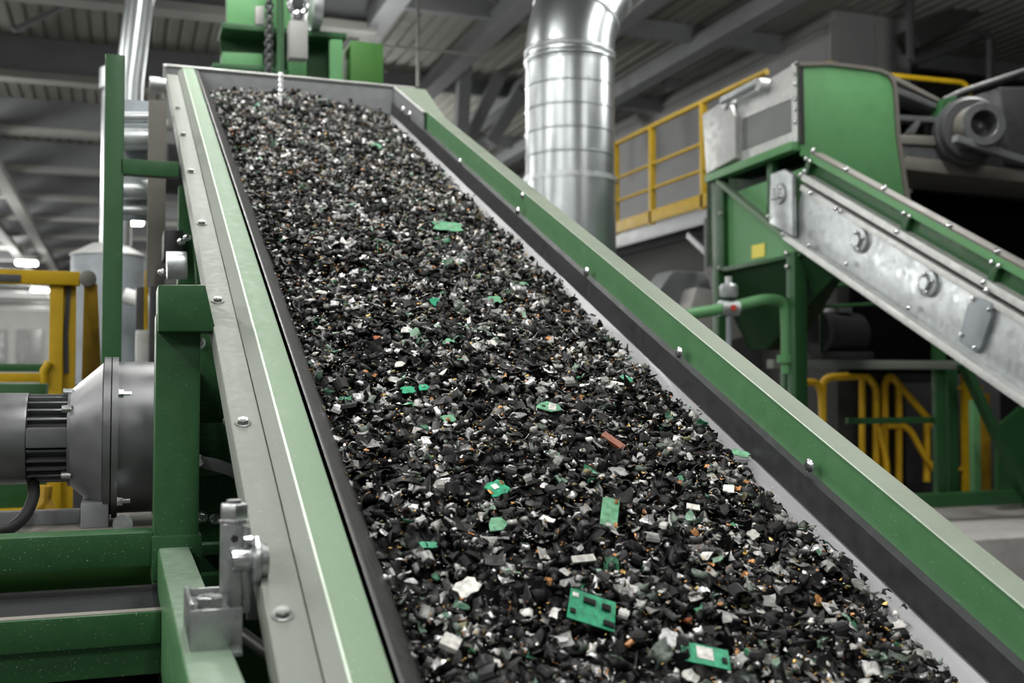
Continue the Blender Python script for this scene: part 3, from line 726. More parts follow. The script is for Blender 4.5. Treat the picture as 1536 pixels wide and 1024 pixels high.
# ---------------- small cross conveyor at the bottom left
lc = thing('cross_conveyor', 'low green cross conveyor with black ribbed belt under the gear motor', 'conveyor', P(100, 1010, y=2.3))
zr = P(100, 926, y=2.27).z
MB().box((-1.6, 2.27, zr-.062), (xa, 2.31, zr), .004).build('side_beam', 'green', lc)
MB().box((-1.6, 2.277, zr-.002), (xa, 2.306, zr+.0015), .0005).build('dust_strip', 'dust_top', lc)['label'] = 'dusty beige top edge'
MB().box((-1.6, 2.29, zr-.125), (xa, 2.325, zr-.064), .003).build('lower_panel', 'green', lc)
MB().box((-1.6, 2.31, zr-.02), (xa, 2.52, zr-.004), .003).build('belt', 'belt', lc)['label'] = 'black ribbed rubber belt'
MB().box((-1.6, 2.33, 0.02), (xa, 2.50, zr-.16), .003).build('low_dark_filler', 'void_shade', lc)  # dark box added to black out the space below the belt
MB().box((-1.6, 2.52, zr-.05), (xa, 2.545, zr+.006), .002).build('side_beam', 'black', lc)
MB().box((P(100, 1010, y=2.5).x, 2.45, 0), (P(160, 1010, y=2.5).x, 2.55, zr-.13), .003).build('leg', 'galv_pale', lc)
MB().box((P(-60, 900, y=2.8).x, 2.80, P(0, 898, y=2.8).z), (P(229, 900, y=2.8).x, 2.83, P(0, 855, y=2.8).z), .002).build('back_panel', 'green_lime', lc)

# ---------------- tall green post with arm
tp_ = thing('tall_post', 'tall slim green post with a short arm holding the upper conveyor', 'post', P(169, 535, y=4.0))
pybox(158, 81, 182, 540, 4.0, .06, .004, zb=0).build('post', 'green', tp_)
pybox(181, 240, 268, 263, 4.0, .05, .003).build('arm', 'green', tp_)
st = pybox(223, 150, 247, 430, 4.2, .012, .002); tag(st.build('flat_bar', 'taupe', None), 'upright pale grey flat bar behind the green arm', 'bar')
st_ = bpy.data.objects['flat_bar']
tb = thing('roller_bank', 'galvanised short tubes stacked beside the tall green post', 'tube', P(200, 270, y=4.35))
for py, r in ((176, .022), (208, .045), (285, .040), (315, .018)):
    MB().cyl(P(178, py, y=4.4), P(228, py, y=4.4), r, 24).build('tube', 'galv', tb)
pybox(183, 150, 224, 330, 4.46, .02, .002).build('back_plate', 'galv_silo', tb)

# ---------------- yellow guard frame
yg = thing('guard_frame', 'worn yellow square tube guard frame beyond the gear motor', 'guard frame', P(90, 590, y=5.0))
pybox(75, 406, 93, 600, 5.0, .06, .004, zb=0).build('post', 'yellow', yg)
pybox(94, 408, 112, 600, 5.03, .06, .004, zb=0).build('post', 'yellow', yg)
m = MB(); m.prism([P(100, 425, y=5.025), P(107, 425, y=5.025), P(102, 500, y=5.025), P(103, 560, y=5.025), P(96, 560, y=5.025), P(95, 500, y=5.025)], (0, .004, 0)); m.build('worn_patch', 'motor_dark', yg)
m = MB(); m.prism([P(126, 425, y=5.0), P(146, 425, y=5.0), P(152, 560, y=5.1), P(122, 570, y=5.0)], (0, .05, 0), .005); m.build('post', 'yellow_worn', yg)['label'] = 'grimy leaning yellow post'
pybox(-160, 403, 120, 424, 4.98, .06, .004).build('top_rail', 'yellow', yg)
pybox(-160, 409, 31, 420, 4.975, .006, .001).build('dark_patch', 'motor_dark', yg)
m = MB(); m.lathe(P(132, 418, y=5.0), Y, [(-.035, .022), (-.03, .034), (.03, .034), (.035, .022)], 24); m.build('end_cap', 'taupe', yg)
pybox(-160, 559, 72, 573, 4.98, .05, .003).build('low_rail', 'yellow', yg)
m = MB(); m.tube([P(66, 575, y=4.99), P(66, 556, y=4.99), P(74, 543, y=4.99)], .018, 10); m.build('corner_brace', 'yellow', yg)
m = MB(); m.tube([P(45, 772, y=4.9), P(66, 752, y=4.9), P(68, 728, y=4.9)], .03, 10); m.tube([P(66, 745, y=4.9), P(78, 772, y=4.9)], .025, 10); m.build('foot', 'yellow_worn', yg)
gb = thing('machine_base', 'long dark green machine housing with yellow sill, behind the gear motor', 'machine housing', P(0, 770, y=5.3))
pybox(-200, 575, 66, 766, 5.3, .6, .006).build('housing', 'green', gb)
pybox(-200, 545, 76, 557, 5.6, .05, .003).build('upper_bar', 'green', gb)
pybox(-200, 766, 60, 776, 5.28, .6, .003, ).build('sill', 'yellow', gb)
pybox(66, 575, 112, 790, 5.5, .3, .004, zb=0).build('end_panel', 'galv_silo', gb)
pybox(110, 690, 175, 790, 4.2, .3, .004, zb=0).build('dark_cabinet', 'black', gb)

# ---------------- silo and ducts
si = thing('dust_silo', 'blue-grey galvanised dust silo with shallow cone roof behind the tall green post', 'silo', P(163, 560, y=9.0))
c0 = P(163, 385, y=9.0); rs = (P(219, 385, y=9.0).x-P(107, 385, y=9.0).x)/2; rp = rs*.42
zcone = P(163, 366, y=9.0).z
MB().lathe((c0.x, 9.0, .9), Z, [(0, rs), (c0.z-.9, rs)], 56).build('drum', 'galv_silo', si)
MB().lathe((c0.x, 9.0, c0.z), Z, [(0, rs*1.04), (.01, rs*1.04), (zcone-c0.z, rp*1.05)], 56).build('cone_roof', 'galv_pale', si)
MB().lathe((c0.x+.05, 9.0, zcone-.01), Z, [(0, rp), (P(163, 110, y=9.0).z-zcone, rp)], 40).build('stack_pipe', 'galv_duct', si)
MB().lathe((c0.x+.05, 9.0, P(163, 135, y=9.0).z), Z, [(0, rp*1.18), (.16, rp*1.18)], 40).build('pipe_collar', 'galv', si)
m = MB(); m.tube([(c0.x+.12, 8.55, P(0, 440, y=8.6).z), (c0.x+.32, 8.5, P(0, 452, y=8.6).z), (c0.x+.4, 8.5, P(0, 500, y=8.6).z)], .06, 16); m.build('outlet_pipe', 'galv_pale', si)
m = MB(); m.lathe((c0.x, 9.0, .25), Z, [(0, .1), (.65, rs)], 40); m.build('hopper_cone', 'galv_silo', si)
for k in range(3):
    a = k*2.094+.5; MB().tube([(c0.x+rs*.9*math.cos(a), 9+rs*.9*math.sin(a), 0), (c0.x+rs*.9*math.cos(a), 9+rs*.9*math.sin(a), 1.2)], .03, 8).build('leg', 'grey_paint', si)
ld = MB(); ld.tube([P(219, -60, y=8.4), P(209, 0, y=8.4), P(194, 125, y=8.4), P(190, 210, y=8.4)], .10, 28)
tag(ld.build('exhaust_pipe', 'galv_duct', None, 50), 'slanting galvanised exhaust pipe rising to the ceiling above the tall post', 'pipe')
ys = thing('gauge_stand', 'slim grey electrical column with yellow side edge between silo and green post', 'cabinet', P(222, 560, y=5.6))
pybox(204, 495, 224, 560, 5.6, .1, .003, zb=0).build('cabinet', 'galv_pale', ys)
pybox(217, 405, 222, 495, 5.7, .02, .001).build('yellow_edge', 'yellow', ys)
pybox(224, 430, 238, 560, 5.5, .05, .002, zb=0).build('dark_column', 'motor_dark', ys)
pybox(204, 430, 217, 495, 5.72, .06, .002).build('junction_box', 'motor_dark', ys)

# ================================================================== TOP: HOIST BEAM
hb = thing('hoist_beam', 'green welded drive beam crossing behind the top of the conveyor', 'beam', P(450, 115, y=6.3))
YH = 6.3
def hp_(a): return [P(px, py, y=YH) for px, py in a]
MB().prism(hp_([(333, 33), (520, 50), (520, 58), (333, 42)]), (0, .30, 0), .002).build('top_flange', 'green', hb)
MB().prism([p+Y*.20 for p in hp_([(335, 40), (520, 56), (520, 135), (335, 100)])], (0, .02, 0)).build('web', 'green', hb)
MB().prism([p+Y*.06 for p in hp_([(335, 73), (396, 76), (396, 96), (335, 92)])], (0, .14, 0), .003).build('stiffener', 'green_bright', hb)
MB().prism(hp_([(319, 94), (400, 98), (520, 126), (520, 134), (400, 108), (319, 101)]), (0, .30, 0), .002).build('bottom_flange', 'green', hb)
MB().prism([p-Y*.02 for p in hp_([(494, 60), (513, 61), (513, 140), (494, 138)])], (0, .04, 0), .002).build('stiffener', 'green_bright', hb)
MB().prism([p-Y*.02 for p in hp_([(434, 82), (459, 84), (459, 130), (434, 126)])], (0, .1, 0), .003).build('bracket', 'green_bright', hb)
MB().prism(hp_([(526, 60), (575, 66), (575, 126), (526, 128)]), (0, .25, 0), .004).build('end_box', 'green_lime', hb)['label'] = 'bright green end box'
MB().prism([p+Y*.1 for p in hp_([(343, -40), (440, -30), (440, 40), (343, 34)])], (0, .08, 0), .003).build('motor_plate', 'green_bright', hb)
MB().prism(hp_([(383, 9), (396, 9), (396, 37), (383, 36)]), (0, .05, 0), .003).build('limit_switch', 'panel_light', hb)
for px in (350, 505):
    q = P(px, 110, y=YH); MB().box((q.x-.05, YH+.12, 0), (q.x+.05, YH+.22, q.z-.05), .004).build('leg', 'green', hb)
cw = thing('hoist_block', 'small grey hoist block hanging from a chrome shackle in front of the green beam', 'hoist', P(447, 88, y=6.05))
YB = 6.05
MB().prism([P(434, 30, y=YB), P(462, 31, y=YB), P(462, 88, y=YB), P(434, 86, y=YB)], (0, .09, 0), .006).build('block', 'panel_light', cw)
ring = []
for k in range(25):
    a = math.pi*2*k/24; ring.append(P(447+13*math.sin(a), 6+16*math.cos(a), y=YB+.04))
MB().tube(ring, .016, 10, False).build('shackle_ring', 'chrome', cw)
MB().lathe(P(447, 31, y=YB+.04), Z, [(0, .035), (.03, .04), (.05, .025)], 20).build('shackle_base', 'chrome', cw)
MB().lathe(P(472, 12, y=YB+.25), X, [(-.04, .10), (-.02, .13), (.03, .13), (.04, .08)], 32).build('sheave', 'galv', cw)
ch = thing('hoist_chain', 'dark hanging hoist chain left of the green rope', 'chain', P(404, 105, y=6.0))
pa = P(405, -20, y=6.0); pa.z = H; pb = P(403, 108, y=6.0); n_l = 98
for k in range(n_l):
    c = pa.lerp(pb, k/(n_l-1)); w = V((1, 0, 0)) if k % 2 else V((0, 1, 0)); r = []
    for j in range(13):
        a = 2*math.pi*j/12; r.append(c+w*.018*math.sin(a)+Z*.022*math.cos(a))
    MB().tube(r, .0075, 6, False).build('chain_link', 'motor_dark', ch)
rp_ = MB(); rp_.tube([V((P(420, -20, y=6.0).x, 6.0, H-.01)), P(420, -20, y=6.0), P(421, 60, y=6.0), P(420, 112, y=5.99)], .020, 12); tag(rp_.build('green_rope', 'green', None), 'green sheathed rope hanging beside the dark chain', 'rope')
rc = thing('lifting_rod', 'bright beaded lifting rod dipping into the scrap in front of the end plate', 'rod', P(421, 150, y=5.2))
MB().tube([P(421, 108, y=5.22), P(421, 158, y=5.22)], .007, 8).build('rod', 'chrome', rc)
for py in (112, 120, 128, 135, 142): MB().lathe(P(421, py, y=5.22), Z, [(-.012, .004), (-.006, .012), (.006, .012), (.012, .004)], 12).build('bead', 'chrome', rc)

# ================================================================== BIG VENT DUCT
vd = thing('ventilation_duct', 'wide ribbed galvanised ventilation duct with elbow, behind the conveyor', 'duct', P(855, 372, y=7.4))
YD = 7.4; cD = P(855, 270, y=YD); rD = (P(917, 200, y=YD)-P(792, 200, y=YD)).length/2*.98
zE = P(855, 62, y=YD).z
prof = []
zb2 = cD.z
for k in range(6):
    z_a = zb2+(P(855, 98, y=YD).z-zb2)*k/5; z_b = zb2+(P(855, 98, y=YD).z-zb2)*(k+1)/5
    if k < 5: prof += [(z_a, rD*1.0), (z_b-.020, rD*1.0), (z_b-.012, rD*1.012), (z_b-.004, rD*1.012), (z_b, rD)]
MB().lathe((cD.x, YD, 0), Z, prof, 64).build('straight_duct', 'galv_duct', vd, 12)
MB().lathe((cD.x, YD, 0), Z, [(zb2-.03, rD*1.05), (zb2+.01, rD*1.05)], 64).build('lower_band', 'galv', vd)
MB().lathe((cD.x, YD, 0), Z, [(0, rD*1.03), (zb2-.02, rD*1.03)], 64).build('lower_duct', 'galv_duct', vd)
zq = P(855, 97, y=YD).z
MB().lathe((cD.x, YD, 0), Z, [(zq-.01, rD*1.0), (zq, rD*1.035), (zq+.03, rD*1.035), (zq+.04, rD)], 64).build('clamp_band', 'galv_duct', vd, 60)
MB().lathe((cD.x, YD, 0), Z, [(zq+.03, rD), (P(855, 84, y=YD).z, rD)], 64).build('collar_duct', 'galv_duct', vd)
zE = P(855, 84, y=YD).z; elb = [V((cD.x, YD, zE))]
for k in range(1, 8):
    a = k/7*math.radians(52); R_ = .80; elb.append(V((cD.x+R_*(1-math.cos(a))*.93, YD+R_*(1-math.cos(a))*.25, zE+R_*math.sin(a))))
t = (elb[-1]-elb[-2]).normalized(); elb += [elb[-1]+t*.5, elb[-1]+t*2.0]
MB().tube(elb, rD, 56).build('elbow', 'galv_duct', vd, 25)
for k in (0, 3, 6):
    t = (elb[k+1]-elb[k]).normalized(); MB().lathe(elb[k], t, [(-.02, rD*1.0), (-.012, rD*1.03), (.012, rD*1.03), (.02, rD)], 56).build('seam_ring', 'galv', vd, 60)

# ================================================================== RAISED WALKWAY
XP = 5.2
wk = thing('walkway', 'raised steel walkway with yellow guard rail in front of the grey wall', 'walkway', P(1000, 350, x=XP))
def xtube(name, pts, r, mat, parent, x, n=10, rr=.0): return MB().tube([P(px, py, x=x) for px, py in pts], r, n).build(name, mat, parent)
pA = P(905, 357, x=XP); pB = P(1066, 312, x=XP); zdk = (P(930, 349, x=XP).z+P(1066, 309, x=XP).z)/2
yA, yB_ = pA.y+1.5, P(1150, 104, x=XP).y
MB().box((XP-.02, yB_, zdk-.16), (XP+.02, yA, zdk-.02), .004).build('fascia', 'grey_paint', wk)
MB().box((XP, yB_, zdk-.05), (XP+.9, yA, zdk-.02), .004).build('deck', 'grey_paint', wk)
MB().box((XP-.03, yB_, zdk), (XP-.01, yA, zdk+.13), .003).build('kick_plate', 'yellow', wk)
zt_ = P(1055, 153, x=XP).z; zm_ = P(1055, 236, x=XP).z
MB().tube([(XP, yB_, zt_), (XP, yA, zt_)], .026, 12).build('hand_rail', 'yellow', wk)
MB().tube([(XP, yB_, P(1055, 215, x=XP).z), (XP, yA, P(1055, 215, x=XP).z)], .018, 12).build('mid_rail', 'yellow', wk)
MB().tube([(XP, yB_, P(1055, 255, x=XP).z), (XP, yA, P(1055, 255, x=XP).z)], .018, 12).build('mid_rail', 'yellow', wk)
for px, py in ((1055, 153), (978, 200)):
    yy = P(px, py, x=XP).y; MB().box((XP-.03, yy-.03, zdk-.02), (XP+.03, yy+.03, zt_), .006).build('rail_post', 'yellow', wk)
yy = P(924, 240, x=XP).y; MB().box((XP-.03, yy-.03, zdk-.02), (XP+.03, yy+.03, zt_), .006).build('rail_post', 'yellow', wk)
MB().box((XP+.25, yB_-.6, 0), (XP+.85, yA, zdk-.18), .01).build('deck_dark_block', 'darkwall', wk)['label'] = 'dark block standing in for the dim clutter under the walkway'  # dark box added to make the space below the deck gloomy
MB().beam(P(1035, 352, x=XP+.05), P(1105, 420, x=XP+.05), .06, .07, X, .003).build('brace', 'grey_paint', wk)
MB().box((XP+.02, P(1075, 350, x=XP).y-.06, 0), (XP+.12, P(1075, 350, x=XP).y+.06, zdk-.03), .004).build('column', 'grey_paint', wk)
yr = thing('bent_rail', 'yellow bent pipe rail above the dark machine, right of the green hood', 'rail', P(1450, 130, y=8.2))
MB().tube(arc_path([P(1240, 95, y=8.2), P(1335, 113, y=8.2), P(1446, 124, y=8.2), P(1457, 140, y=8.2)], .08), .024, 12).build('pipe', 'yellow', yr)

# ================================================================== RIGHT: TRANSFER HOPPER
XR = 4.0
def Q(px, py, dx=0.): return P(px, py, x=XR)+X*dx
hopper = thing('transfer_hopper', 'green and galvanised transfer hopper at the head of the second conveyor', 'hopper', P(1150, 560, x=XR))
m = MB(); m.prism([Q(1066, 172), Q(1195, 93), Q(1197, 217), Q(1068, 260)], X*.70, .006); hood_ = m.build('hood', 'galv_pale', hopper); hood_['label'] = 'pale galvanised hood side'
m = MB(); m.prism([Q(1114, 178, -.006), Q(1191, 146, -.006), Q(1191, 196, -.006), Q(1114, 226, -.006)], X*.004); m.build('access_panel', 'panel_grey', hopper)
m = MB(); m.prism([Q(1113, 172, -.012), Q(1192, 140, -.012), Q(1192, 147, -.012), Q(1114, 179, -.012)], X*.01); m.build('panel_edge', 'galv_pale', hopper)
m = MB(); m.prism([Q(1062, 172, -.05), Q(1100, 148, -.05), Q(1112, 176, -.05), Q(1112, 238, -.05), Q(1068, 262, -.05)], X*.05, .012); m.build('side_chute', 'galv_pale', hopper)
MB().tube([Q(1098, 153, -.07), Q(1150, 126, -.07)], .030, 16).build('cylinder', 'galv', hopper)
for px, py in ((1152, 128), (1100, 156)): MB().lathe(Q(px, py, -.08), X, [(0, .042), (.08, .042)], 20).build('cylinder_mount', 'galv_pale', hopper)
m = MB(); m.prism([Q(1188, 97, -.008), Q(1196, 92, -.008), Q(1198, 218, -.008), Q(1190, 221, -.008)], X*.01); m.build('corner_strip', 'galv_pale', hopper)
m = MB(); m.prism([Q(1197.5, 98), Q(1201, 98), Q(1203, 216), Q(1199.5, 216)], X*.02); m.build('seam', 'black', hopper)
for py in (112, 127, 149, 165, 184, 212): MB().lathe(Q(1195, py, -.012), -X, [(0, .013), (.006, .012), (.012, .004), (.0121, .0003)], 10).build('rivet', 'chrome', hood_)
# curved green front of the hood
YF = P(1197, 150, x=XR).y-.03
def FQ(px, py, dy=0.): return P(px, py, y=YF)+Y*dy
out = [(1201, 100), (1240, 98), (1285, 103), (1318, 108), (1331, 114), (1338, 125), (1340, 145), (1343, 200), (1350, 250), (1358, 310), (1300, 300), (1204, 232)]
MB().prism([FQ(*p) for p in out], Y*.03, .003).build('front_plate', 'green_bright', hopper)['label'] = 'curved bright green front plate'
rim = [(1196, 93), (1240, 93), (1288, 98), (1322, 104), (1336, 111), (1343, 124), (1346, 146), (1349, 200), (1356, 250), (1366, 312), (1358, 311), (1350, 250), (1343, 200), (1340, 145), (1338, 125), (1331, 114), (1318, 108), (1285, 103), (1240, 98), (1201, 100)]
MB().prism([FQ(*p, -.012) for p in rim], Y*.05).build('hood_rim', 'taupe', hopper)
MB().prism([Q(1066, 263), Q(1197, 220), Q(1197, 220, .82), Q(1066, 263, .82)], Z*-.012).build('hood_shade_sheet', 'green_deep_shade', hopper)  # dark sheet added to darken the underside of the hood
# flange frame and lower body
MB().beam(Q(1068, 269, -.02), Q(1199, 219, -.02), .08, .055, Z, .004).build('flange_beam', 'green_bright', hopper)
MB().prism([Q(1084, 292, .04), Q(1200, 250, .04), Q(1200, 385, .04), Q(1084, 404, .04)], X*.03).build('side_panel', 'green_bright', hopper)['label'] = 'bright green lower side panel'
MB().prism([P(a, b, x=XR+.3) for a, b in ((1060, 268), (1215, 205), (1215, 380), (1060, 400))], X*.02).build('inner_panel', 'green_deep_shade', hopper)
MB().prism([Q(1067, 272), Q(1084, 266), Q(1086, 404), Q(1069, 407)], X*.05, .004).build('corner_post', 'green', hopper)
MB().prism([Q(1150, 242, .0), Q(1158, 239, .0), Q(1158, 335, .0), Q(1150, 325, .0)], X*.05, .003).build('stiffener', 'green', hopper)
MB().beam(Q(1082, 272, -.02), Q(1196, 366, -.02), .03, .05, X, .003).build('diagonal_brace', 'green_sheen', hopper)
MB().prism([Q(1121, 368, .034), Q(1140, 364, .034), Q(1140, 384, .034), Q(1121, 388, .034)], X*.004).build('sticker', 'sticker', hopper)['label'] = 'small square yellow sticker'
MB().prism([Q(1069, 404, .0), Q(1200, 378, .0), Q(1200, 384, .0), Q(1069, 411, .0)], X*.08, .003).build('bottom_angle', 'green', hopper)
a = [Q(1069, 408, .02), Q(1290, 368, .02), P(1290, 368, x=XR+.75), P(1069, 408, x=XR+.75)]
b = V((sum(p.x for p in a)/4, sum(p.y for p in a)/4+.1, 0)); zlow = P(1150, 520, x=XR).z
m = MB(); tv = [m.bm.verts.new(p) for p in a]; bv = [m.bm.verts.new((b.x+sx*.12, b.y+sy*.12, zlow)) for sx, sy in ((-1, 1), (-1, -1), (1, -1), (1, 1))]
for i in range(4): m.bm.faces.new((tv[i], tv[(i+1) % 4], bv[(i+1) % 4], bv[i]))
m.bm.faces.new(bv); m.build('discharge_cone', 'green_deep_shade', hopper)  # shade of the cone painted in with darker green
yc = P(1190, 380, x=XR).y
MB().box((XR-.02, yc-.04, 0), (XR+.07, yc+.05, Q(1190, 378).z), .004).build('leg', 'green', hopper)
MB().box((XR-.02, P(1076, 400, x=XR).y-.05, 0), (XR+.07, P(1076, 400, x=XR).y+.04, Q(1076, 405).z), .004).build('leg', 'green', hopper)
for px, py in ((1186, 380), (1187, 400), (1085, 402), (1087, 320)): MB().lathe(Q(px, py, -.03), -X, [(0, .018), (.01, .016), (.018, .005), (.0181, .0003)], 10).build('bolt', 'zinc', hopper)
hl = thing('support_plate', 'galvanised bearing plate standing between hopper and second conveyor', 'plate', Q(1185, 345, -.02))
MB().prism([Q(1166, 262, -.05), Q(1186, 255, -.05), Q(1198, 262, -.05), Q(1199, 355, -.05), Q(1164, 335, -.05)], X*.03, .003).build('plate', 'galv', hl)
MB().lathe(Q(1181, 291, -.05), -X, [(0, .068), (.02, .064), (.022, .035), (.04, .03)], 28).build('bearing', 'galv', hl)
for px, py in ((1176, 284), (1185, 283), (1186, 296), (1175, 298), (1167, 325), (1190, 352)): MB().lathe(Q(px, py, -.07), -X, [(0, .015), (.012, .013), (.018, .004), (.0181, .0003)], 10).build('bolt', 'chrome', hl)

# ---------------- second, galvanised conveyor
gc = thing('galvanised_conveyor', 'galvanised inclined conveyor descending from the hopper on the right', 'conveyor', Q(1400, 620))
A = Q(1185, 352); B = Q(1536, 592); d = (B-A).normalized(); w = X.cross(d).normalized(); w = w if w.z > 0 else -w
LEN = (B-A).length*1.5
def off(px, py): return (Q(px, py)-A).dot(w)
def R(a, b, dx=0.): return A+d*a+w*b+X*dx
def strip(name, mat, b0, b1, x0, x1, a0=0., a1=None, bev=.003):
    a1 = LEN if a1 is None else a1
    return MB().prism([R(a0, b0, x0), R(a1, b0, x0), R(a1, b1, x0), R(a0, b1, x0)], X*(x1-x0), bev).build(name, mat, gc)
def oy(y): return off(1360, y)
h1 = oy(379); h3 = oy(360)
sp2 = strip('side_panel', 'galv', .0, h1, 0, .02); sp2['label'] = 'long galvanised side panel'
strip('bottom_flange', 'galv_pale', -.03, .012, -.05, .03)
strip('panel_flange', 'galv_pale', h1-.004, oy(369), -.02, .02)
strip('belt_edge', 'black', oy(371), oy(358), .012, .05)
strip('top_channel', 'galv_pale', oy(360), oy(347), -.03, .06)
strip('guard_panel', 'green', oy(349), oy(312), .03, .05)['label'] = 'dark green guard panel'
gr2 = strip('guard_rail', 'green_bright', oy(321), oy(308), -.012, .035); gr2['label'] = 'bright green guard rail'
strip('guard_cap', 'taupe', oy(308), oy(304), -.012, .07)
strip('belt', 'rubber', h1-.22, h1-.2, .05, .75)
strip('side_panel', 'green', -.02, h1-.06, .78, .80)
strip('trough_floor', 'green', .0, .02, .02, .78)
def par(px, py): q = Q(px, py)-A; return q.dot(d), q.dot(w)
for px, py in ((1292, 361), (1395, 425)):
    a_, b_ = par(px, py); bc_ = MB().lathe(R(a_, b_, 0), -X, [(0, .072), (.022, .070), (.026, .050), (.016, .048), (.018, .036), (.045, .032)], 36).build('bearing_cover', 'galv', gc)
    for k in range(4):
        t = k*math.pi/2+.6; MB().lathe(R(a_+.05*math.cos(t), b_+.05*math.sin(t), -.024), -X, [(0, .012), (.010, .010), (.012, .004), (.0121, .0003)], 10).build('bolt', 'chrome', bc_)
a_, b_ = par(1472, 488)
MB().prism([Q(1458, 458, -.03), Q(1470, 444, -.03), Q(1494, 455, -.03), Q(1494, 474, -.03), Q(1477, 522, -.03), Q(1470, 530, -.03), Q(1445, 512, -.03), Q(1446, 500, -.03)], X*.03, .006).build('cover_plate', 'galv_silo', gc); cp_ = [c for c in gc.children if c.name.startswith('cover_plate')][0]; cp_['label'] = 'tilted grey cover plate'
for px, py in ((1450, 502), (1492, 464), (1468, 448), (1470, 522)): MB().lathe(Q(px, py, -.03), -X, [(0, .014), (.01, .012), (.012, .004), (.0121, .0003)], 10).build('bolt', 'chrome', cp_)
for px, py in ((1214, 258), (1224, 290), (1222, 369), (1203, 365), (1262, 313), (1268, 317), (1278, 396), (1372, 462), (1489, 436)):
    MB().lathe(Q(px, py, -.035), -X, [(0, .016), (.01, .014), (.016, .005), (.0161, .0003)], 10).build('bolt', 'chrome', gc)
for px, py in ((1223, 226), (1273, 254), (1330, 282), (1429, 338), (1500, 377)):
    q = Q(px, py, -.012); MB().lathe(q, -X, [(0, .018), (.01, .016), (.018, .005), (.0181, .0003)], 10).build('bolt', 'chrome', gr2)
for px, py in ((1213, 236), (1358, 325), (1490, 398)):
    a_, b_ = par(px, py)
    MB().prism([R(a_, oy(347), -.01), R(a_+.045, oy(347), -.01), R(a_+.045, oy(318), -.01), R(a_, oy(318), -.01)], X*.05, .003).build('rail_bracket', 'green', gc)
    for e in (0, .05):
        MB().lathe(R(a_+e, oy(320), -.014), -X, [(0, .015), (.01, .013), (.016, .004), (.0161, .0003)], 10).build('bolt', 'chrome', gc)
    MB().lathe(R(a_+.01, oy(352), -.03), -X, [(0, .016), (.01, .014), (.016, .004), (.0161, .0003)], 10).build('bolt', 'chrome', gc)

# ---------------- dark machine behind the second conveyor
dm = thing('shredder_housing', 'dark shredder housing with grey lid frame behind the galvanised conveyor', 'machine housing', P(1450, 560, y=6.6))
YS = 6.5
def SQ(px, py, dy=0.): return P(px, py, y=YS)+Y*dy
MB().prism([SQ(1345, 265, .5), SQ(1640, 290, .5), SQ(1640, 560, .5), SQ(1345, 560, .5)], Y*.05).build('opening_shade_face', 'void_shade', dm)  # black face painting the dark of the opening
MB().prism([SQ(1345, 232), SQ(1640, 268), SQ(1640, 285), SQ(1345, 252)], Y*.6, .004).build('lid_edge', 'taupe', dm)
MB().prism([SQ(1345, 216, .02), SQ(1440, 222, .02), SQ(1640, 255, .02), SQ(1640, 275, .02), SQ(1345, 240, .02)], Y*.5, .004).build('lid_panel', 'motor_grey', dm)
MB().prism([SQ(1345, 201), SQ(1425, 205), SQ(1640, 250), SQ(1640, 262), SQ(1425, 219), SQ(1345, 215)], Y*.5, .004).build('lid_edge', 'taupe', dm)
MB().prism([SQ(1338, 130, .2), SQ(1440, 160, .2), SQ(1440, 206, .2), SQ(1340, 206, .2)], Y*.05).build('throat_shade', 'void_shade', dm)
MB().prism([SQ(1336, 110), SQ(1410, 148), SQ(1410, 154), SQ(1337, 118)], Y*.25, .003).build('sloped_bar', 'taupe', dm)
MB().prism([SQ(1340, 127), SQ(1405, 155), SQ(1405, 163), SQ(1341, 138)], Y*.25, .003).build('sloped_bar', 'motor_grey', dm)
MB().prism([SQ(1345, 172), SQ(1420, 176), SQ(1420, 184), SQ(1345, 180)], Y*.1, .002).build('cross_bar', 'motor_grey', dm)
MB().prism([SQ(1375, 180), SQ(1382, 181), SQ(1372, 202), SQ(1362, 200)], Y*.05, .002).build('hinge', 'motor_grey', dm)
MB().prism([SQ(1408, 150, -.05), SQ(1428, 146, -.05), SQ(1428, 178, -.05), SQ(1404, 176, -.05)], Y*.1, .004).build('green_bracket', 'green', dm)
fn = thing('drive_fan', 'dark round drive motor with hollow end ring on top of the dark shredder housing', 'motor', P(1480, 240, y=6.3))
ax = V((-.35, -1, -.05)).normalized(); c = P(1466, 190, y=6.25)
MB().lathe(c, ax, [(.10, .155), (.12, .150), (.12, .100), (.115, .095), (-.02, .09)], 48, False).build('end_ring', 'motor_grey', fn)
MB().lathe(c, ax, [(-.02, .09), (-.01, .09), (-.005, .0001)], 40, False).build('ring_floor', 'motor_dark', fn)
MB().lathe(c, ax, [(-.05, .155), (.10, .155)], 48, False).build('ring_shell', 'taupe', fn)
MB().lathe(c, ax, [(-.02, .04), (.02, .04), (.04, .02), (.05, .018)], 24).build('shaft', 'motor_grey', fn)
MB().lathe(c-ax*.02, ax, [(-.60, .20), (-.56, .235), (-.08, .235), (-.05, .215), (-.05, .15)], 56).build('casing', 'motor_dark', fn)
MB().lathe(c-ax*.10, ax, [(-.12, .245), (-.02, .245)], 56).build('casing_band', 'motor_grey', fn)
MB().prism([P(1500, 130, y=6.45), P(1640, 130, y=6.45), P(1640, 262, y=6.45), P(1515, 245, y=6.45)], Y*.4, .02).build('gearbox', 'motor_dark', fn)
MB().beam(P(1432, 208, y=6.2), P(1640, 275, y=6.2), .06, .05, Z, .003).build('belt_guard', 'grey_paint', fn)
MB().tube([P(1415, 152, y=6.55), P(1440, 140, y=6.55), P(1560, 100, y=6.55)], .03, 10).build('top_bar', 'black', fn)

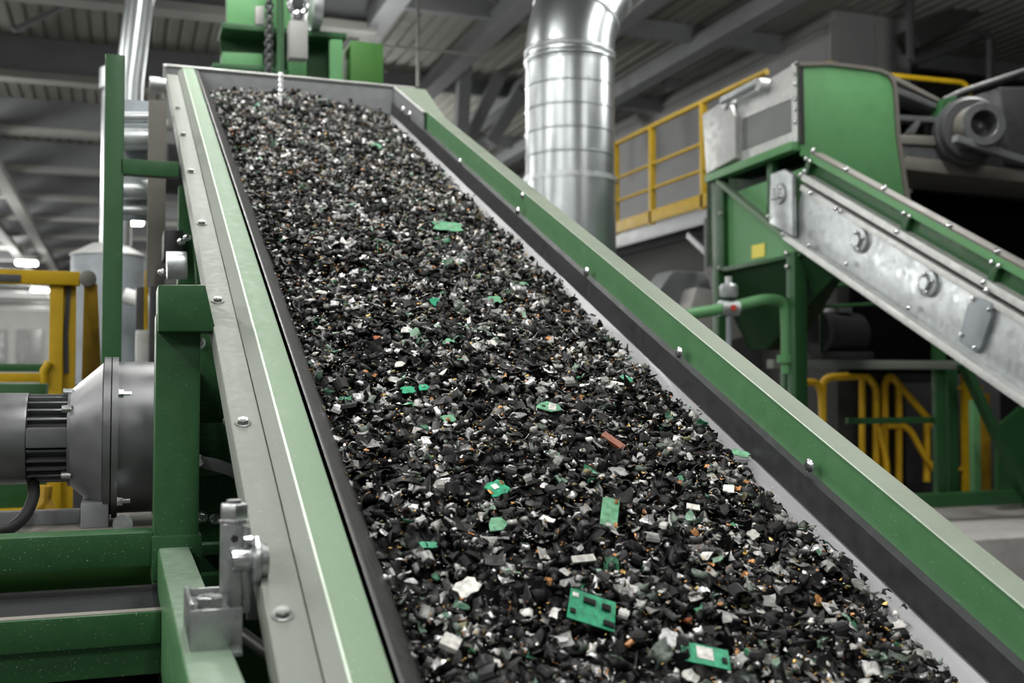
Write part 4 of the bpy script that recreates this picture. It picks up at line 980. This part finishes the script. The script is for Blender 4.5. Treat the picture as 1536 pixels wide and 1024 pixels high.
# ---------------- piping, frame and rails under the second conveyor
YV = 6.0
pv = thing('valve_pipe', 'bent green pipe with silver valve beside the hopper leg', 'pipe', P(1180, 560, y=YV))
MB().tube(arc_path([P(1030, 472, y=YV), P(1090, 462, y=YV), P(1150, 448, y=YV), P(1178, 452, y=YV), P(1180, 500, y=YV), P(1180, 560, y=YV)], .12, 7), .036, 18).build('pipe', 'green_bright', pv)
cV = P(1093, 462, y=YV)
MB().lathe(P(1093, 446, y=YV), Z, [(0, .05), (.02, .058), (.07, .058), (.085, .045), (.09, .022), (.13, .022)], 28).build('valve_cap', 'galv', pv)
MB().lathe(cV-X*.06, X, [(0, .05), (.12, .05)], 24).build('valve_body', 'galv', pv)
MB().lathe(cV+V((.0, -.055, 0)), -Y, [(0, .02), (.006, .02)], 16).build('red_badge', 'red', pv)
MB().tube([P(1093, 470, y=YV), P(1093, 520, y=YV)], .016, 10).build('stem', 'galv_silo', pv)
MB().lathe(P(1180, 532, y=YV), -Z, [(0, .06), (.05, .06)], 24).build('pipe_flange', 'green_bright', pv)
uf = thing('underframe', 'dark green steel underframe below the galvanised conveyor', 'frame', P(1420, 740, y=6.4))
YU = 6.4
def uy(x0, y0, x1, y1, dep=.06, dy=0., zb=None): return pybox(x0, y0, x1, y1, YU+dy, dep, .003, zb)
uy(1160, 540, 1450, 553, .08, -.05).build('cross_rail', 'green_grey', uf)
uy(1407, 515, 1419, 740, .05).build('post', 'green', uf)
uy(1424, 540, 1436, 740, .05, .1).build('post', 'green', uf)
uy(1272, 626, 1412, 635, .03, .05).build('cross_rail', 'green', uf)
uy(1462, 600, 1470, 740, .05, .15).build('post', 'green_bright', uf)
MB().beam(P(1444, 545, y=YU-.1), P(1545, 760, y=YU-.1), .05, .075, Y, .004).build('brace', 'green', uf)
uy(1360, 738, 1600, 758, .12, -.1).build('sill_beam', 'green', uf)
MB().prism([P(1497, 640, y=YU+.3), P(1640, 520, y=YU+.3), P(1640, 740, y=YU+.3), P(1497, 740, y=YU+.3)], Y*.04).build('side_panel', 'green', uf)
uy(1180, 560, 1200, 760, .06, -.25, zb=0).build('post', 'green', uf)
yp = thing('yellow_post_pair', 'pair of plain yellow uprights behind the green underframe', 'post', P(1465, 740, y=7.1))
pybox(1449, 560, 1459, 745, 7.1, .05, .003, zb=0).build('upright', 'yellow', yp)
pybox(1473, 590, 1485, 745, 7.2, .05, .003, zb=0).build('upright', 'yellow_worn', yp)
pybox(1432, 578, 1475, 584, 7.12, .03, .002).build('cross_bar', 'yellow_worn', yp)
pybox(1432, 700, 1475, 706, 7.12, .03, .002).build('cross_bar', 'yellow_worn', yp)
YY = 7.4
def yt(name, pts, parent, r=.030, rr=.09, mat='yellow_lit', y=YY): return MB().tube(arc_path([P(a, b, y=y) for a, b in pts], rr), r, 12).build(name, mat, parent)
s1 = thing('stair_rail', 'yellow tubular handrail loop with level top, left of the sloping one', 'handrail', P(1270, 690, y=YY))
yt('rail_tube', [(1234, 720), (1234, 566), (1300, 563), (1314, 580), (1314, 720)], s1)
yt('rail_post', [(1293, 566), (1293, 720)], s1, .026)
yt('rail_end', [(1205, 573), (1226, 573), (1233, 590), (1233, 610)], s1, .028)
s2 = thing('stair_rail', 'yellow tubular stair handrail sloping down to the right', 'handrail', P(1340, 720, y=YY))
yt('rail_tube', [(1327, 730), (1327, 575), (1336, 562), (1412, 652)], s2)
yt('rail_post', [(1348, 578), (1348, 730)], s2, .030)
yt('mid_tube', [(1318, 640), (1330, 690), (1330, 730)], s2, .026, y=YY-.05)
yt('mid_tube', [(1330, 638), (1362, 638), (1390, 690), (1410, 712)], s2, .026, y=YY-.05)
yt('rail_post', [(1390, 632), (1390, 722)], s2, .030)
pm = thing('pump_motor', 'black pump motor with round end bell in the dark under the conveyor', 'motor', P(1250, 545, y=7.0))
cpm = P(1250, 500, y=7.0)
MB().lathe(cpm, V((1, .15, 0)), [(-.18, .12), (-.14, .16), (.22, .16), (.26, .12)], 36).build('body', 'black', pm)
MB().lathe(cpm-V((.16, .03, 0)), V((1, .15, 0)), [(-.06, .06), (-.05, .175), (-.02, .175), (0, .16)], 36).build('end_bell', 'motor_dark', pm)
MB().box((cpm.x-.02, 6.9, cpm.z+.15), (cpm.x+.1, 7.1, cpm.z+.22), .01).build('terminal_box', 'motor_grey', pm)
MB().box((cpm.x-.2, 6.85, cpm.z-.2), (cpm.x+.25, 7.15, cpm.z-.14), .006).build('foot', 'black', pm)
MB().tube(arc_path([P(1225, 445, y=6.9), P(1216, 432, y=6.9), P(1290, 425, y=6.9)], .05), .018, 8).build('conduit', 'green', pm)
MB().tube(arc_path([P(1232, 530, y=6.8), P(1232, 460, y=6.8), P(1330, 455, y=6.8)], .05), .014, 8).build('conduit', 'green', pm)
bk = thing('equipment_block', 'tall dark equipment block closing the space under the hopper', 'machine housing', P(1350, 700, y=8.6))
MB().box((P(1090, 500, y=8.6).x, 8.6, 0), (P(1640, 500, y=8.6).x, 9.0, P(1300, 330, y=8.6).z), .01).build('body', 'black', bk)
pybox(1255, 575, 1330, 740, 8.0, .3, .01).build('grey_casing', 'motor_dark', bk)
pybox(1360, 575, 1405, 740, 8.1, .3, .01).build('grey_casing', 'motor_grey', bk)
pybox(1474, 560, 1500, 740, 8.0, .3, .01).build('grey_casing', 'grey_paint', bk)
gr_ = thing('sheet_stack', 'heap of dull grey sheet metal covers beyond the rail, left of the valve', 'sheet metal', P(1040, 440, y=7.6))
MB().prism([P(985, 440, y=7.6), P(1010, 405, y=7.6), P(1060, 408, y=7.6), P(1075, 450, y=7.6), P(1030, 470, y=7.6)], Y*.3, .02).build('cover', 'grey_paint', gr_)
MB().prism([P(1030, 480, y=7.4), P(1045, 430, y=7.4), P(1100, 440, y=7.4), P(1130, 500, y=7.4), P(1070, 520, y=7.4)], Y*.3, .02).build('cover', 'concrete', gr_)
q = P(1045, 470, y=7.6); MB().box((q.x-.12, 7.62, 0), (q.x+.22, 7.86, q.z), .006).build('stand', 'panel_grey', gr_)
zl = P(1480, 759, y=7.0).z; yn = P(1490, 808, z=zl).y
cl = MB(); cl.box((P(1400, 760, y=yn).x-.3, yn, 0), (7.5, 7.2, zl), .012); tag(cl.build('concrete_plinth', 'concrete', None), 'grey concrete plinth right of the main conveyor under the underframe', 'plinth')

# ================================================================== BUILDING

f_ = MB(); f_.box((-16, -6, -.2), (16, 64, 0)); struct(f_.build('floor', 'floor'))
# ribbed roof sheets
rows = []; xx = -16.0; prof = []
while xx < 16:
    prof += [(xx, 0), (xx+.11, 0), (xx+.12, .025), (xx+.16, .025), (xx+.17, 0)]; xx += .17
m = MB(); m.quadstrip([[V((a, yv, H+b)) for a, b in prof] for yv in (-6, 64)]); struct(m.build('ceiling', 'ceiling', None, 10))
g0 = 14.5; n = 0
for k in range(-5, 16):
    yk = g0+3.15*k
    m = MB(); m.box((-16, yk, H-.44), (2.5, yk+.06, H-.002)); n += 1
    struct(m.build('trim_%d' % n, 'girder'))
    m = MB(); m.box((-16, yk-.10, H-.53), (2.5, yk+.16, H-.44)); n += 1
    struct(m.build('trim_%d' % n, 'girder_light'))
    if 4 < yk < 40:
        m = MB(); m.box((2.6, yk, H-.20), (15.9, yk+.12, H-.002)); n += 1
        struct(m.build('trim_%d' % n, 'girder'))
for xb, hb_ in ((P(20, 298, z=H-.6).x, .66), (P(20, 372, z=H-.6).x, .66), (2.5, .5), (3.9, .32), (5.2, .26), (6.4, .34)):
    m = MB(); m.box((xb-.11, 4, H-hb_), (xb+.11, 62, H-hb_+(.16 if xb < 1 else .2))); n += 1
    struct(m.build('trim_%d' % n, 'girder_light' if xb < 1 else 'girder'))
# lattice braces in the roof above the duct
for (a0, b0, a1, b1, yy, *th_) in ((700, 215, 785, 40, 14.0), (735, 215, 800, 110, 14.0), (700, 30, 690, 240, 13.5), (820, 260, 980, 60, 15.5), (1000, 130, 1100, 20, 13.6), (20, 46, 115, 0, 12.6, .05), (925, 50, 1060, 95, 14.5)):
    m = MB(); m.beam(P(a0, b0, y=yy), P(a1, b1, y=yy), *(th_*2 or (.16, .16)), Y); n += 1; struct(m.build('trim_%d' % n, 'girder'))
wb = MB(); wb.box((-16, 63.5, 0), (16, 63.7, H)); struct(wb.build('wall_back', 'wallpale'))
for k, (x0, x1) in enumerate(((-40, 8), (25, 42), (46, 62))):
    q0 = P(x0, 547, y=63.4); q1 = P(x1, 494, y=63.4); m = MB(); m.box((q0.x, 63.3, q0.z), (q1.x, 63.45, q1.z)); struct(m.build('window_%d' % (k+1), 'glass_dark'))
wl = MB(); wl.box((-16.2, -6, 0), (-16, 64, H)); struct(wl.build('wall_left', 'wallpale'))
wf = MB(); wf.box((-16, -6.2, 0), (16, -6, H)); struct(wf.build('wall_front', 'wallgrey'))
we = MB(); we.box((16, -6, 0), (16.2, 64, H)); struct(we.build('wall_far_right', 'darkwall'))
# grey clad enclosure on the right
xw = P(1016, 136, z=H).x; yw = P(1249, 60, x=xw).y; xw2 = P(1365, 60, y=yw).x
m = MB(); m.box((xw, yw, 0), (xw2, 45, H-.001)); struct(m.build('wall_right', 'wallgrey'))
m = MB(); m.box((xw-.05, yw-.05, H-.16), (xw+.02, 45, H-.06)); n += 1; struct(m.build('trim_%d' % n, 'girder_light'))
for px in (1250, 1318):
    q = P(px, 50, y=yw); m = MB(); m.box((q.x-.06, yw-.03, 0), (q.x+.06, yw+.0, H-.1)); n += 1; struct(m.build('trim_%d' % n, 'girder_light'))
# steelwork in the dark corner on the right
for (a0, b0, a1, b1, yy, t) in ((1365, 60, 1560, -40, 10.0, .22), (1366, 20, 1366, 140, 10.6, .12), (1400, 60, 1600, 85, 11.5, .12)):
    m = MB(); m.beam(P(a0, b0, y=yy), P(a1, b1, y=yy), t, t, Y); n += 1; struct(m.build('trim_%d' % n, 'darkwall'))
cd = MB(); cd.tube(arc_path([V((P(1366, 95, y=9.6).x, 9.6, H-.01)), P(1366, 95, y=9.6), P(1440, 68, y=9.6), P(1470, 50, y=9.6), P(1485, 56, y=9.6), P(1485, 130, y=9.6)], .12), .045, 10)
tag(cd.build('conduit_pipe', 'motor_dark', None), 'dark conduit pipe bending down by the corner of the grey enclosure', 'pipe')
sp_ = thing('sprinkler_pipe', 'thin grey sprinkler pipe with a dropper beyond the end plate', 'pipe', P(627, 120, y=10))
MB().tube([P(540, 66, y=10), P(720, 82, y=10)], .014, 8).build('pipe', 'girder_light', sp_)
MB().tube([V((P(627, 0, y=10).x, 10, H-.01)), P(627, 130, y=10)], .016, 8).build('dropper', 'girder_light', sp_)

# ================================================================== LIGHT
def lamp_fixture(px, py, y, wpx, label):
    c = P(px, py, y=y); w = (P(px+wpx/2, py, y=y)-P(px-wpx/2, py, y=y)).length
    t = thing('ceiling_light', label, 'lamp', c)
    MB().box((c.x-w/2, y-.25, c.z+.02), (c.x+w/2, y+.25, c.z+.16), .03).build('housing', 'girder_light', t)
    m = MB(); m.box((c.x-w/2*.95, y-.23, c.z-.08), (c.x+w/2*.95, y+.23, c.z+.02), .05); m.build('diffuser', 'lamp', t)
    MB().tube([(c.x, y, c.z+.15), (c.x, y, H-.4)], .012, 6).build('suspension', 'motor_dark', t)
lamp_fixture(40, 393, 33.0, 34, 'bright ceiling light hanging over the yellow guard frame, the larger of two')
lamp_fixture(60, 434, 43.0, 27, 'bright ceiling light farthest away, just above the yellow guard rail')
lamp_fixture(203, 331, 25.5, 26, 'bright ceiling light seen between the tall green post and the flat bar')

def area(name, loc, sx, sy, power, rot=(0, 0, 0), col=(1, .985, .95)):
    l = bpy.data.lights.new(name, 'AREA'); l.shape = 'RECTANGLE'; l.size = sx; l.size_y = sy; l.energy = power; l.color = col
    o = bpy.data.objects.new(name, l); C.objects.link(o); o.location = loc; o.rotation_euler = rot
    return o
for x, e in ((-7.0, 230), (-3.2, 170), (.6, 110), (4.6, 85)):
    for y in (-2.5, 1.5, 5.5, 9.5):
        area('bay_light', (x, y, H-.75), .35, 2.2, e*((.3 if x > 4 else .6) if y < 0 or y > 9 else 1))
def fill_point(loc, power):  # unseen point fills, added to brighten the roof and background
    l = bpy.data.lights.new('roof_fill', 'POINT'); l.energy = power; l.shadow_soft_size = .35; l.color = (1, .985, .95)
    o = bpy.data.objects.new('roof_fill', l); C.objects.link(o); o.location = loc
for y in (14.8, 23.6, 32.6, 41.4, 50, 59):
    for x in (-9, -3.8): fill_point((x, y, H-1.3), 420)
for y in (17, 26): fill_point((3.4, y, H-1.3), 230)
fill_point((2.2, 10.5, H-1.4), 60); fill_point((6.3, 6.5, H-1.1), 130)

W = bpy.data.worlds.new('World'); bpy.context.scene.world = W; W.use_nodes = True
W.node_tree.nodes['Background'].inputs[0].default_value = (.8, .85, .9, 1); W.node_tree.nodes['Background'].inputs[1].default_value = .05

# ================================================================== CAMERA
cam = bpy.data.cameras.new('camera'); cam.sensor_fit = 'HORIZONTAL'; cam.sensor_width = 36; cam.lens = F/1536*36
co = bpy.data.objects.new('camera', cam); C.objects.link(co)
co.matrix_world = Matrix([[RT.x, UP.x, -FW.x, CAM.x], [RT.y, UP.y, -FW.y, CAM.y], [RT.z, UP.z, -FW.z, CAM.z], [0, 0, 0, 1]])
cam.clip_start = .05; cam.clip_end = 200
cam.dof.use_dof = True; cam.dof.focus_distance = 2.4; cam.dof.aperture_fstop = 3.5
sc = bpy.context.scene; sc.camera = co
sc.view_settings.view_transform = 'Standard'; sc.view_settings.look = 'None'; sc.view_settings.gamma = 1; sc.view_settings.exposure = 0
sc.view_settings.use_curve_mapping = False
